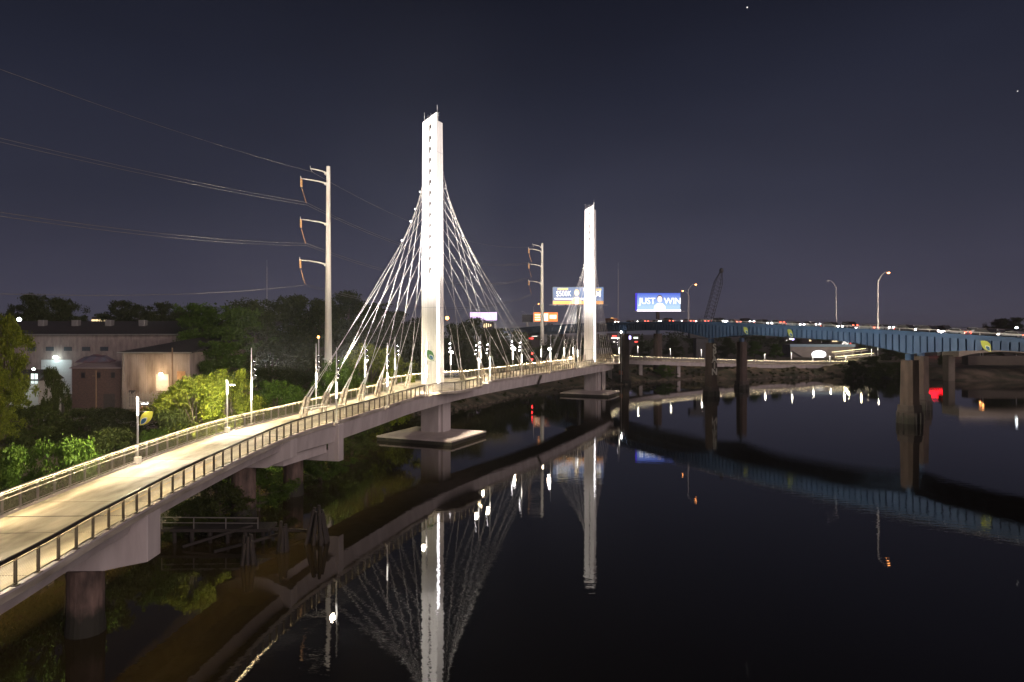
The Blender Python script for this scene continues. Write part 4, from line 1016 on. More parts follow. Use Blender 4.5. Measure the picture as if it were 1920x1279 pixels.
# leaf emblems on the near girder
for px, sz in ((1401, 2.6), (1484, 2.6), (1852, 2.6)):
    ra = (px-960)/F; Yq = HC/(0.934*ra+0.355)
    emblem(hy_, Hp(Yq, -0.46, htop(Yq)-2.45), HD, (0,0,1), 1.9, EMY, flip=False)
# street lamps on the highway
def hlamp():
    r_ = thing('street_lamp', 'x', 'street lamp')
    mb = MB(); mb.tube([(0,0,0),(0,0,11)], [.16,.09], 8); mb.tube([(0,0,10.6),(1.0,0,12.0),(2.0,0,12.7),(2.6,0,12.75)], [.08,.07,.06,.05], 7); mb.build('pole', GALV, r_)
    mb = MB(); mb.box((2.95,0,12.72), (.8,.35,.16)); mb.build('lamp_head', GALV, r_, bevel=.04)
    mb = MB(); mb.sphere((3.0,0,12.6), .30, 10, 6, (1.2,.8,.7)); mb.build('lamp_lens', HEADO, r_)
    return r_
hl = hlamp(); ul = False
for px, yt, side, lit, lab in ((1648, 509, 0, 1, 'lit amber street lamp on the near edge of the highway at right'), (1291, 532, 0, 1, 'taller lit street lamp of the close pair on the highway'), (1292.5, 545, 1, 1, 'shorter lit street lamp of the close pair, arm pointing left'), (1567, 526, 1, 0, 'unlit street lamp on the far edge of the highway'), (1000, 569, 0, 1, 'small lit street lamp above the orange billboard'), (955, 584, 1, 0, 'unlit street lamp at the left end of the highway')):
    of = 0.0 if side == 0 else HW
    # station whose pole projects at px
    best = min(np.arange(60, 380, .5), key=lambda Y: abs((Hp(Y, of, 0).x/Hp(Y, of, 0).y)*F+960-px))
    q = Hp(best, of, htop(best)-.8); hgt = PZ(yt, q.y)-q.z; k = hgt/12.8
    rz = math.atan2(HN.y, HN.x) if side == 0 else math.atan2(-HN.y, -HN.x)
    o = place(hl, ul, q, rz, k, lab, 'street lamps on the highway bridge'); ul = True
    if lit:
        d_ = HN if side == 0 else -HN
        spot(None, q+d_*2.9*k+Vector((0,0,12.5*k)), q+d_*2.9*k, 1500, (1.0, .55, .28), 140, .5, .2)
    else:
        for ch in o.children:
            if ch.name.startswith('lamp_lens'): ch.data = ch.data.copy(); ch.data.materials[0] = GALV
# vehicles on the highway
def car(name, L_, W_, H_, paint, kind='car'):
    r_ = thing(name, 'x', kind)
    if kind == 'car':
        prof = [(-L_/2,.35),(-L_/2,.85),(-L_*.44,.98),(-L_*.30,H_*.98),(L_*.10,H_),(L_*.27,.98),(L_*.45,.82),(L_/2,.65),(L_/2,.35)]
    else:
        prof = [(-L_/2,.6),(-L_/2,H_),(L_*.28,H_),(L_*.29,H_*.8),(L_*.42,H_*.78),(L_*.47,1.5),(L_/2,1.3),(L_/2,.5)]
    mb = MB(); mb.prism([(x, -W_/2, z) for x, z in prof], (0, W_, 0)); b_ = mb.build('body', paint, r_, bevel=.06)
    if kind == 'car':
        mb = MB()
        for y in (-W_/2-.004, W_/2+.004): mb.ngon([(-L_*.38,y,1.0),(-L_*.29,y,H_*.93),(L_*.09,y,H_*.94),(L_*.24,y,1.0)])
        mb.ngon([(L_*.115,-W_*.42,H_*.965),(L_*.115,W_*.42,H_*.965),(L_*.262,W_*.44,1.02),(L_*.262,-W_*.44,1.02)])
        mb.build('window', BLACKM, b_)
    for x in (-L_*.31, L_*.32):
        for y in (-W_/2+.1, W_/2-.1):
            mb = MB(); mb.tube([(x,y-.12,.34),(x,y+.12,.34)], .34, 12); mb.build('wheel', BLACKM, r_)
    for y in (-W_*.34, W_*.34):
        mb = MB(); mb.sphere((L_/2, y, .78), .22, 10, 6, (.5,1.2,.6)); mb.build('headlight', HLM, r_)
        mb = MB(); mb.sphere((-L_/2, y, .86), .17, 10, 6, (.5,1.4,.6)); mb.build('tail_light', TLM, r_)
    mb = MB(); mb.box((0,0,H_+.06), (.3,.9 if kind != 'car' else .4,.08)); mb.build('roof_light', AMB if kind != 'car' else paint, r_)
    return r_
HLM = emat('headlight_lens', (1.0, .93, .9), 40); TLM = emat('tail_light_lens', (1.0, .10, .05), 12); AMB = emat('amber_marker', (1.0, .5, .12), 6)
c1 = car('car', 4.6, 1.85, 1.5, mat('silver_car_paint', (.45,.45,.46), .3, .6), 'car')
c2 = car('car', 4.8, 1.9, 1.75, mat('dark_car_paint', (.06,.05,.05), .3, .3), 'car')
c3 = car('truck', 7.0, 2.0, 2.3, mat('orange_truck_paint', (.5,.2,.08), .5), 'truck')
us = set(); GV = 'vehicles on the highway bridge'
for kk, px, of, fwd, lab in ((c3, 1148, 4, 1, 'orange box truck just right of the farther tower'), (c1, 1205, 3, -1, 'silver car with bright headlights below the just win billboard'), (c2, 1250, 3, -1, 'dark car following left of the street lamp pair'), (c1, 1290, 6, -1, 'silver car beside the street lamp pair'), (c2, 1350, 3, 1, 'dark car above the spain pier'), (c1, 1376, 3, -1, 'silver car with the most glaring headlights right of the spain pier'), (c2, 1432, 3, 1, 'dark car showing red tail lights between the two small leaf emblems'),
      (c1, 1490, 6, 1, 'silver car at the second leaf emblem'), (c2, 1560, 3, 1, 'dark car beside the unlit street lamp'), (c1, 1625, 3, -1, 'silver car with bluish headlights left of the lit amber lamp'), (c2, 1700, 3, 1, 'dark car with red tail lights above the big brown pier'), (c2, 1745, 3, 1, 'dark car right of the big brown pier'), (c1, 1790, 3, -1, 'silver car left of the right hand leaf emblem'), (c2, 1850, 3, 1, 'dark car above the right hand leaf emblem'), (c1, 1900, 3, -1, 'silver car near the right picture edge'), (c2, 1030, 4, -1, 'dark car at the left end of the highway bridge')):
    best = min(np.arange(60, 380, .5), key=lambda Y: abs((Hp(Y, of, 0).x/Hp(Y, of, 0).y)*F+960-px))
    q = Hp(best, of, htop(best)-1.2); rz = math.atan2(HD.y, HD.x)+(0 if fwd > 0 else PI)
    sl_ = math.atan2(htop(best-2)-htop(best+2), 4)
    place(kk, kk.name in us, q, rz, None, lab, GV); us.add(kk.name)

# ------------------------------------------------------------ billboards
def billboard(name, x0, x1, y0, y1, Y, lab, base_m, yaw=0.0, post_px=None, post_m=BLACKM, two=False, apron=None):
    X0, X1 = PX(x0, Y), PX(x1, Y); Z0, Z1 = PZ(y1, Y), PZ(y0, Y); cx = (X0+X1)/2; w = X1-X0
    pxp = PX(post_px, Y) if post_px else cx
    zg = tz(pxp, Y)
    o = thing(name, lab, 'billboard', (pxp, Y, zg))
    mb = MB(); mb.box((cx, Y, (Z0+Z1)/2), (w, .5, Z1-Z0)); fr = mb.build('panel_frame', BLACKM, o)
    mb = MB(); mb.quad((X0+.12, Y-.27, Z0+.12), (X1-.12, Y-.27, Z0+.12), (X1-.12, Y-.27, Z1-.12), (X0+.12, Y-.27, Z1-.12)); fc = mb.build('poster', base_m, o)
    mb = MB(); mb.tube([(pxp, Y+.6, zg-1), (pxp, Y+.6, Z0+1)], .75, 12); mb.build('post', post_m, o)
    mb = MB(); mb.box((cx, Y-.9, Z0-.25), (w+2.6, 1.2, .12))
    for k in range(6):
        xk = X0+w*(k+.5)/6; mb.bar((xk, Y-.3, Z0-.2), (xk, Y-1.9, Z0-.35), .08)
    mb.build('catwalk', GALV, o)
    mb = MB()
    for k in range(6):
        xk = X0+w*(k+.5)/6; mb.box((xk, Y-1.95, Z0-.3), (.5,.3,.16))
    mb.build('board_light', BLACKM, o)
    return o, fc, (X0, X1, Z0, Z1, cx, w)
BB1 = bpy.data.materials.new('blue_gradient_poster'); BB1.use_nodes = True
def poster_mat(name, c0, c1, es, z0, z1, axis='Z'):
    m = bpy.data.materials.new(name); m.use_nodes = True; n = m.node_tree; b = n.nodes['Principled BSDF']
    t = n.nodes.new('ShaderNodeTexCoord'); s_ = n.nodes.new('ShaderNodeSeparateXYZ'); n.links.new(t.outputs['Generated'], s_.inputs[0])
    r = n.nodes.new('ShaderNodeValToRGB'); r.color_ramp.elements[0].color = (*c0, 1); r.color_ramp.elements[1].color = (*c1, 1); r.color_ramp.elements[0].position = z0; r.color_ramp.elements[1].position = z1
    n.links.new(s_.outputs[axis], r.inputs[0]); b.inputs['Base Color'].default_value = (.05,.05,.05,1)
    n.links.new(r.outputs[0], b.inputs['Emission Color']); b.inputs['Emission Strength'].default_value = es
    return m
def rectp(o, g, u0, u1, v0, v1, m, nm, push=.30, t_=.02):
    X0, X1, Z0, Z1, cx, w = g; Y = o.location.y
    a, b_ = X0+(X1-X0)*u0, X0+(X1-X0)*u1; c, d = Z0+(Z1-Z0)*v0, Z0+(Z1-Z0)*v1
    mb = MB(); mb.box(((a+b_)/2, Y-push, (c+d)/2), (b_-a, t_, d-c)); return mb.build(nm, m, o)
def figure(o, g, u, hd, skin, coat, shirt, hair, Yp=.34):
    """flat printed head-and-shoulders figure on a poster"""
    X0, X1, Z0, Z1, cx, w = g; Y = o.location.y; H_ = Z1-Z0; x = X0+w*u
    def disc(c, rx, rz, push, m, nm, n_=18):
        pts = [(c[0]+rx*math.cos(2*PI*k/n_), Y-push, c[1]+rz*math.sin(2*PI*k/n_)) for k in range(n_)]
        MB().prism(pts, (0,-.012,0)).build(nm, m, o)
    r0 = H_*hd
    sh = [(x-r0*2.2, Z0+.15), (x-r0*2.0, Z0+H_*.26), (x-r0*.9, Z0+H_*.42), (x+r0*.9, Z0+H_*.42), (x+r0*2.0, Z0+H_*.26), (x+r0*2.2, Z0+.15)]
    MB().prism([(a, Y-Yp, b_) for a, b_ in sh], (0,-.012,0)).build('printed_coat', coat, o)
    sh = [(x-r0*.75, Z0+.15), (x-r0*.65, Z0+H_*.42), (x+r0*.65, Z0+H_*.42), (x+r0*.75, Z0+.15)]
    MB().prism([(a, Y-Yp-.02, b_) for a, b_ in sh], (0,-.012,0)).build('printed_shirt', shirt, o)
    disc((x, Z0+H_*.68), r0*1.04, r0*1.34, Yp+.02, hair, 'printed_hair')
    disc((x, Z0+H_*.64), r0*.92, r0*1.18, Yp+.04, skin, 'printed_face')
E = emat
YB = 250
o, f, g = billboard('billboard', 1036, 1132, 538, 571, YB, 'blue billboard reading 500K behind the farther tower', poster_mat('dusk_blue_poster', (.10,.20,.42), (.16,.27,.55), 1.0, 0.2, 1, 'X'), post_px=1086)
rectp(o, g, 0.01, .99, .015, .20, E('orange_print', (1.0,.40,.10), .75), 'orange_band')
rectp(o, g, .10, .30, .82, .93, E('yellow_print', (1.0,.68,.18), .8), 'yellow_tab'); rectp(o, g, .60, .78, .80, .91, E('yellow_print', (1,.7,.2), .8), 'yellow_tab'); rectp(o, g, .84, .95, .78, .90, E('yellow_print', (1,.7,.2), .8), 'yellow_tab')
rectp(o, g, .04, .64, .29, .36, E('white_print', (1,1,1), 1.1), 'white_band')
X0, X1, Z0, Z1, cx, w = g
text('poster_lettering', '$500K', 2.9, E('white_print', (1,1,1), 1.1), o, (X0+w*.215, YB-.32, Z0+(Z1-Z0)*.60), (1,0,0), (0,0,1), .01, -.01, .72)
text('poster_lettering', '$1M', 3.4, E('white_print', (1,1,1), 1.1), o, (X0+w*.80, YB-.32, Z0+(Z1-Z0)*.58), (1,0,0), (0,0,1), .01, .06, .9)
figure(o, g, .47, .13, E('face_print', (1.0,.72,.42), .85), E('coat_print', (.75,.52,.28), .7), E('white_print', (1,1,1), 1.1), E('hair_print', (1.0,.60,.25), .7))
YB = 276
o, f, g = billboard('billboard', 1194, 1276, 549, 583, YB, 'blue and white billboard reading JUST WIN', poster_mat('sky_blue_poster', (.50,.72,1.0), (.045,.12,.72), 1.1, 0.25, 1.0), post_px=1234, post_m=PIERC)
X0, X1, Z0, Z1, cx, w = g
text('poster_lettering', 'JUST', 3.5, E('white_print2', (1,1,1), 1.3), o, (X0+w*.235, YB-.32, Z0+(Z1-Z0)*.53), (1,0,0), (0,0,1), .01, .05, .92)
text('poster_lettering', 'WIN', 3.5, E('white_print2', (1,1,1), 1.3), o, (X0+w*.815, YB-.32, Z0+(Z1-Z0)*.53), (1,0,0), (0,0,1), .01, .05, .95)
figure(o, g, .52, .15, E('face_print2', (1.0,.85,.78), 1.0), E('white_print2', (1,1,1), 1.3), E('white_print2', (1,1,1), 1.3), E('dark_hair_print', (.10,.07,.08), .5))
rectp(o, g, .0, 1.0, -.04, .06, E('glare_strip', (.95,.92,1.0), 3.0), 'light_trough', .5, .1)
rectp(o, g, -.035, 0.0, .02, .98, E('deep_blue_edge', (.05,.03,.6), 1.0), 'side_panel', .2, .3)
for k in range(5):
    pass
YB = 384
o, f, g = billboard('billboard', 881, 932, 585.5, 601, YB, 'glaring white and violet billboard right of the nearer tower', E('violet_white_screen', (.80,.58,1.0), 1.6), post_m=GALV)
YB = 350
o, f, g = billboard('billboard', 1000, 1046, 585.5, 603.5, YB, 'orange billboard behind the farther utility pole', E('orange_screen', (1.0,.26,.06), 1.2), post_m=GALV)
for u0, u1, v0, v1 in ((.06,.34,.66,.80),(.06,.36,.40,.52),(.06,.30,.16,.28),(.42,.60,.10,.86),(.66,.94,.32,.72)):
    rectp(o, g, u0, u1, v0, v1, E('pale_screen_print', (1,.85,.6), 1.6), 'pale_print')
o, f, g = billboard('billboard', 979, 999, 590, 604, 352, 'small unlit billboard left of the orange one', mat('dark_poster', (.03,.03,.04), .7), post_m=GALV)
o, f, g = billboard('billboard', 1738, 1786, 634, 646, 350, 'red illuminated sign behind the highway whose red reflection lies beside the big pier', E('red_screen', (1.0,.004,.012), 7.0), post_m=GALV)

# ------------------------------------------------------------ crane, masts
YC = 300; b0 = Vector((PX(1322, YC), YC, PZ(622, YC))); b1 = Vector((PX(1352, YC), YC, PZ(510, YC)))
zg = tz(b0.x-4, YC)
cr_ = thing('crane', 'black lattice boom crane rising behind the highway bridge', 'crane', (b0.x-3, YC, zg))
mb = MB(); d = (b1-b0).normalized(); sx_ = Vector((0,1,0)); sy_ = d.cross(sx_).normalized()
def bw(t): return 1.55*(min(t/.12, 1) if t < .12 else (min((1-t)/.18, 1)*.75+.25 if t > .82 else 1))
NSEG = 16; C4 = []
for k in range(NSEG+1):
    t = k/NSEG; c = b0.lerp(b1, t); w_ = max(.25, bw(t)); C4.append([c+sx_*i*w_+sy_*j*w_ for i, j in ((-1,-1),(1,-1),(1,1),(-1,1))])
for k in range(NSEG):
    for j in range(4):
        mb.bar(C4[k][j], C4[k+1][j], .17); mb.bar(C4[k][j], C4[k+1][(j+1) % 4], .09); mb.bar(C4[k+1][j], C4[k+1][(j+1) % 4], .09)
mb.sphere(tuple(b1+d*.6), 1.1, 10, 6, (.9,.5,1.1)); mb.build('boom', BLACKM, cr_)
mb = MB(); mb.box((b0.x-3.2, YC, b0.z-1.4), (8, 3.4, 3.0)); mb.build('cab', BLACKM, cr_, bevel=.2)
mb = MB(); mb.box((b0.x-2, YC, (zg+b0.z-3)/2), (5, 5, b0.z-3-zg)); mb.build('undercarriage', BLACKM, cr_)
for px, yt, Yq, lab in ((500.5, 500, 420, 'thin radio mast on the skyline above the left trees'), (1159, 505, 420, 'thin radio mast on the skyline right of the farther tower')):
    X = PX(px, Yq); zg = tz(X, Yq); zt_ = PZ(yt, Yq)
    o = thing('radio_mast', lab, 'mast', (X, Yq, zg)); mb = MB()
    for k in range(3):
        a = 2*PI*k/3; mb.tube([(X+.5*math.cos(a), Yq+.5*math.sin(a), zg-1), (X+.12*math.cos(a), Yq+.12*math.sin(a), zt_)], [.13,.05], 5)
    n_ = 30
    for k in range(n_):
        za_, zb_ = zg+(zt_-zg)*k/n_, zg+(zt_-zg)*(k+1)/n_; r0 = .5*(1-k/n_)+.1
        mb.bar((X-r0, Yq, za_), (X+r0, Yq, zb_), .07); mb.bar((X+r0, Yq, za_), (X-r0, Yq, zb_), .07)
    mb.build('lattice', GALV, o)
    mb = MB(); mb.tube([(X, Yq, zt_), (X, Yq, zt_+4)], .06, 5); mb.build('antenna', GALV, o)

# ------------------------------------------------------------ left buildings
WALL = ribbed('corrugated_wall', (0.30, 0.25, 0.21), (0.12, 0.085, 0.06), 'X', 0.9, 0.06, .75, .2, .25, .06)
WALLP = ribbed('pale_corrugated_wall', (0.23, 0.185, 0.165), (0.12, 0.095, 0.085), 'X', 1.1, 0.06, .75, .25)
ROOFD = ribbed('dark_roof_sheet', (0.035, 0.028, 0.028), (0.02, 0.016, 0.016), 'X', 0.9, 0.05, .8, .25)
BRICK = bpy.data.materials.new('dark_brick'); BRICK.use_nodes = True
n = BRICK.node_tree; b = n.nodes['Principled BSDF']; b.inputs['Roughness'].default_value = .9
t = n.nodes.new('ShaderNodeTexCoord'); bk = n.nodes.new('ShaderNodeTexBrick'); bk.inputs['Scale'].default_value = 2.2
bk.inputs['Color1'].default_value = (.11,.06,.045,1); bk.inputs['Color2'].default_value = (.06,.035,.028,1); bk.inputs['Mortar'].default_value = (.12,.10,.085,1)
mpp = n.nodes.new('ShaderNodeMapping'); mpp.inputs['Rotation'].default_value = (R(90), 0, 0)
n.links.new(t.outputs['Object'], mpp.inputs[0]); n.links.new(mpp.outputs[0], bk.inputs['Vector']); n.links.new(bk.outputs[0], b.inputs['Base Color'])
Yw = 133; xa, xb = PX(228, Yw), PX(356, Yw); ze = PZ(661, Yw)
Yb = 166; xc, xd = PX(40, Yb), PX(246, Yb); zb2 = PZ(628, Yb); Yr = 186; zr = PZ(604, Yr)
wh = thing('warehouse', 'old tan and grey corrugated warehouse with dark roof behind the trees at left', 'warehouse', ((xa+xb)/2, 150, 2.8))
mb = MB(); mb.box(((xa+xb)/2, (Yw+Yb)/2, (2+ze)/2), (xb-xa, Yb-Yw-.1, ze-2)); mb.build('tan_wall', WALL, wh)
mb = MB(); mb.box(((xc-30+xb)/2, Yb+10, (2+zb2)/2), (xb-xc+30, 20, zb2-2)); mb.build('grey_wall', WALLP, wh)
mb = MB(); mb.hexa([(xa-.5,Yw-.6,ze-.15),(xb+.6,Yw-.6,ze-.15),(xb+.6,Yb-.2,zb2-.2),(xa+4.2,Yb-.2,zb2-.2),(xa-.5,Yw-.6,ze+.1),(xb+.6,Yw-.6,ze+.1),(xb+.6,Yb-.2,zb2+.1),(xa+4.2,Yb-.2,zb2+.1)]); mb.build('lower_roof', ROOFD, wh)
mb = MB(); mb.ngon([(xa,Yw+.05,ze-.1),(xa,Yb,ze-.1),(xa+4,Yb,zb2)]); mb.build('gable_infill', WALL, wh)
mb = MB(); mb.hexa([(xc-31,Yb-.6,zb2),(xb+1,Yb-.6,zb2),(xb+1,Yr,zr),(xc-31,Yr,zr),(xc-31,Yb-.6,zb2+.25),(xb+1,Yb-.6,zb2+.25),(xb+1,Yr,zr+.25),(xc-31,Yr,zr+.25)]); mb.build('upper_roof', ROOFD, wh)
mb = MB(); mb.bar((xa-.5, Yw-.68, ze), (xb+.6, Yw-.68, ze), .16, .2); mb.bar((xa+.5, Yw-.2, ze), (xa+.6, Yw-.2, 8.5), .14); mb.bar((xc-31, Yb-.75, zb2+.1), (xa+4.2, Yb-.75, zb2+.1), .14, .2); mb.build('gutter', RAILL, wh)
# doors
mb = MB(); mb.box((PX(107, Yb), Yb-.1, 5.2+1.8), (7.4, .3, 8.5)); mb.build('roller_door', mat('pale_roller_door', (.45,.48,.48), .6, var=.15, scale=1, stretch=(.2,1,5)), wh)
mb = MB(); mb.box((PX(305, Yw), Yw-.06, 8.1), (2.4, .12, 3.2)); mb.build('loft_door', mat('pale_loft_door', (.40,.38,.34), .7, scale=3), wh)
mb = MB()
for k in range(38):
    x = PX(232, Yw-1)+k*.29; hh = 3.2+.25*math.sin(k*2.1); mb.box((x, Yw-.85, 3+hh/2), (.17, .05, hh))
for k in (0, 1): mb.box((PX(232, Yw)+5.5, Yw-.8, 4+k*1.5), (11, .05, .1))
fn = tag(mb.build('picket_fence', mat('grey_pickets', (.26,.24,.21), .8, scale=4)), 'weathered upright plank fence leaning on the tan warehouse wall', 'fence')
for k in range(4):
    x = PX(90+k*62, Yr-6); mb = MB(); mb.box((x, Yr-8, zr-.4), (1.6, 1.6, 1.6)); mb.build('roof_vent', RAILL, wh, bevel=.1)
mb = MB(); mb.box((PX(248, Yw), Yw-.05, 5.0), (1.3, .1, 3.2)); mb.build('side_door', BLACKM, wh)
mb = MB(); mb.box((PX(340, Yw), Yw-.05, 9.5), (1.6, .1, 1.6)); mb.build('wall_hatch', RUST, wh)
for k in range(5): mb = MB(); mb.box((PX(60+k*34, Yb), Yb-.12, zb2-3.4), (1.9, .16, 1.0)); mb.build('window', mat('dull_window_glass', (.06,.07,.08), .2), wh)
for k, (px, lb) in enumerate(((262, 'rusty oil drum by the plank fence, leftmost'), (268, 'rusty oil drum in the middle of three by the plank fence'), (275, 'rusty oil drum by the plank fence, rightmost'))):
    x = PX(px, 128); z0 = tz(x, 128); o = tag(MB().tube([(x,128,z0-.05),(x,128,z0+.3),(x,128,z0+.32),(x,128,z0+.6),(x,128,z0+.62),(x,128,z0+.9)], [.3,.3,.32,.3,.32,.3], 12).build('oil_drum', RUST), lb, 'drum', 'oil drums by the plank fence')
x = PX(296, 127); z0 = tz(x, 127); mb = MB()
for k in range(5):
    mb.box((x, 127, z0+.07+k*.15), (1.25, 1.1, .025)); 
    for j in (-.5, 0, .5): mb.box((x+j, 127, z0+k*.15), (.1, 1.1, .11))
tag(mb.build('pallet_stack', mat('grey_pallet_wood', (.28,.23,.17), .8, scale=5)), 'stack of weathered timber pallets on the dirt in front of the tan warehouse', 'pallets')
def wall_lamp(parent, x, y, z, pw, col, nm, size=.35):
    mb = MB(); mb.box((x, y-.15, z+.12), (.5, .3, .12)); h_ = mb.build('wall_lamp', BLACKM, parent)
    mb = MB(); mb.sphere((x, y-.3, z), size, 10, 6, (1,.5,.6)); mb.build('lamp_lens', E(nm, col, 30), h_)
    pd = bpy.data.lights.new('lamp_and_fill_light', 'POINT'); pd.energy = pw; pd.color = col; pd.shadow_soft_size = .3
    po = bpy.data.objects.new('lamp_and_fill_light', pd); COL.objects.link(po); po.location = (x, y-2.6, z-.8)
wall_lamp(wh, PX(304, Yw), Yw-.2, PZ(701, Yw), 1500, (1.0, .72, .42), 'warm_wall_lens', .4)
wall_lamp(wh, PX(107, Yb), Yb-.3, PZ(670, Yb), 420, (.80, 1.0, .97), 'cool_wall_lens', .6)
# brick shed
Ys_ = 134.2; xe, xf = PX(135, Ys_), PX(227, Ys_); zs1 = PZ(691, Ys_)
sh = thing('brick_shed', 'dark brick shed with a low pale roof in front of the warehouse', 'shed', ((xe+xf)/2, Ys_+4, 2.8))
mb = MB(); mb.box(((xe+xf)/2, Ys_+3.4, (2+zs1)/2), (xf-xe, 6.8, zs1-2)); mb.build('wall', BRICK, sh)
mb = MB(); mb.hexa([(xe-.3,Ys_-.4,zs1),(xf+.2,Ys_-.4,zs1),(xf+.2,Ys_+6.7,zs1+1.2),(xe-.3,Ys_+6.7,zs1+1.2),(xe-.3,Ys_-.4,zs1+.15),(xf+.2,Ys_-.4,zs1+.15),(xf+.2,Ys_+6.7,zs1+1.35),(xe-.3,Ys_+6.7,zs1+1.35)]); mb.build('roof', mat('pale_shed_roof', (.30,.24,.23), .8, scale=1), sh)
for px in (156, 185, 212):
    mb = MB(); mb.box((PX(px, Ys_), Ys_-.02, zs1-1.3), (.75, .08, 1.1)); mb.build('window', BLACKM, sh)
mb = MB(); mb.box((PX(205, Ys_), Ys_-.03, 4.3), (2.2, .1, 3.0)); mb.build('door', mat('dark_shed_door', (.05,.04,.035), .8), sh)
mb = MB(); cpx = PX(180, Ys_+5)
rings = []
for k in range(9):
    a = k/8; x = cpx-3.5+7*a; hgt = 1.5*math.sin(PI*min(max(a, .02), .98))**.5+.15*math.sin(k*2.3)
    rings.append([(x, Ys_+3.6, zs1+1.0), (x, Ys_+4.3, zs1+1.0+hgt*.8), (x, Ys_+5.5, zs1+1.1+hgt), (x, Ys_+6.4, zs1+1.2)])
mb.loft(rings); tag(mb.build('covered_pile', mat('red_blue_tarpaulin', (.16,.05,.04), .7, scale=.5, col2=(.06,.09,.13))), 'lumpy red and blue tarpaulin covered heap on the brick shed roof', 'tarpaulin')
# small lit house at the left edge
Yh = 118; hx0, hx1 = PX(-25, Yh), PX(72, Yh)
hs = thing('small_house', 'small pale house lit by white lamps at the left picture edge', 'house', ((hx0+hx1)/2, Yh, 2.8))
mb = MB(); mb.box(((hx0+hx1)/2, Yh+3, (2+9.6)/2), (hx1-hx0, 6, 7.6)); mb.build('wall', mat('pale_siding', (.34,.34,.32), .7, scale=2, stretch=(.3,1,6)), hs)
mb = MB(); mb.hexa([(hx0-.4,Yh-.5,9.5),(hx1+.4,Yh-.5,9.5),(hx1+.4,Yh+6.4,9.5),(hx0-.4,Yh+6.4,9.5),(hx0-.4,Yh+2.6,11.3),(hx1+.4,Yh+2.6,11.3),(hx1+.4,Yh+3.2,11.3),(hx0-.4,Yh+3.2,11.3)]); mb.build('roof', ROOFD, hs)
for px in (61, 68, 40):
    mb = MB(); mb.box((PX(px, Yh), Yh-.02, PZ(710, Yh)), (.5 if px > 50 else 1.1, .06, 1.7)); w_ = mb.build('window', E('lit_window', (.75,.95,.95), .5) if px > 50 else BLACKM, hs)
mb = MB(); mb.box((PX(22, Yh), Yh-.04, 4.2), (1.1, .1, 2.3)); mb.build('door', BLACKM, hs)
wall_lamp(hs, PX(27, Yh), Yh-.1, PZ(717, Yh), 350, (.80, 1.0, .85), 'greenish_wall_lens', .35)
wall_lamp(hs, PX(66, Yh), Yh-.1, PZ(692, Yh), 200, (.9, 1.0, .95), 'greenish_wall_lens', .28)
wv_ = thing('parked_van', 'small pale van parked below the lamp of the house at the left edge', 'van', (PX(60, 112), 112, tz(PX(60,112), 112)))
vx, vy, vz = wv_.location
mb = MB(); mb.prism([(vx+a, vy-1, vz+c) for a, c in ((-2.6,.4),(-2.6,2.3),(1.2,2.4),(2.0,1.4),(2.7,1.2),(2.7,.4))], (0,2,0)); vb = mb.build('body', mat('white_van_paint', (.5,.5,.48), .4), wv_, bevel=.08)
for x in (-1.7, 1.7): mb = MB(); mb.tube([(vx+x, vy-1.05, vz+.4), (vx+x, vy-.8, vz+.4)], .4, 12); mb.build('wheel', BLACKM, wv_)
mb = MB(); mb.box((vx-1.0, vy-1.01, vz+1.8), (2.4,.03,.6)); mb.build('window', BLACKM, wv_)
# poles in the yard
for px, yb_, yt, Yq, lab in ((323, 750, 652, 131, 'thin timber pole in front of the tan warehouse wall'), (180, 757, 695, 128, 'short rusty pole in front of the brick shed')):
    mb = MB(); X = PX(px, Yq); mb.tube([(X, Yq, 2), (X, Yq, PZ(yt, Yq))], [.16,.12], 7); mb.bar((X-.7, Yq, PZ(yt+10, Yq)), (X+.1, Yq, PZ(yt+10, Yq)), .1)
    tag(mb.build('timber_pole', mat('brown_timber', (.22,.14,.08), .8, scale=4)), lab, 'pole')
# railway track
tk = thing('railway_track', 'rusty railway track running through the scrub below the warehouse', 'railway track', (-56, 115, 3))
TP = [Vector((-60, 70, 0)), Vector((-57.5, 100, 0)), Vector((-55.5, 115, 0)), Vector((-53, 134, 0)), Vector((-46, 170, 0)), Vector((-38, 200, 0))]
tp = catmull([tuple(p) for p in TP], 2.0)
for p in tp: p.z = tz(p.x, p.y)+.25
for sg in (-.75, .75):
    mb = MB(); mb.tube([p+Vector((sg, 0, .1)) for p in tp], .07, 5); mb.build('rail', RAILL, tk)
mb = MB()
for p in tp: mb.box((p.x, p.y, p.z-.03), (2.6, .28, .18))
mb.build('sleepers', TIMBER, tk)
mb = MB(); mb.loft([[p+Vector((-2.2,0,-.6)), p+Vector((-1.5,0,-.08)), p+Vector((1.5,0,-.08)), p+Vector((2.2,0,-.6))] for p in tp]); mb.build('ballast', ROCK, tk)
# yard dirt clearing
Xc, Yc = -58, 124
# ------------------------------------------------------------ right far bank: mural wall building, ramps, arch bridge, city lights
Yq = 335; bx0, bx1 = PX(1482, Yq), PX(1602, Yq)
mw = thing('low_building', 'long low grey building with a pale blue roof band and a lit arched mural', 'building', ((bx0+bx1)/2, Yq, 5))
zt_ = PZ(646, Yq); mb = MB(); mb.box(((bx0+bx1)/2, Yq+5, (zt_+2)/2), (bx1-bx0, 10, zt_-2)); mb.build('wall', mat('grey_block_wall', (.30,.27,.25), .8, scale=.5), mw)
mb = MB(); mb.box(((bx0+bx1)/2, Yq-.2, zt_-.5), (bx1-bx0+.6, .5, 1.3)); mb.build('roof_band', mat('pale_blue_metal', (.25,.38,.50), .5), mw)
pts = [(PX(1535,Yq)+3.5*math.cos(a), Yq-.2, PZ(664.5,Yq)+1.9*math.sin(a)) for a in [2*PI*k/20 for k in range(20)]]
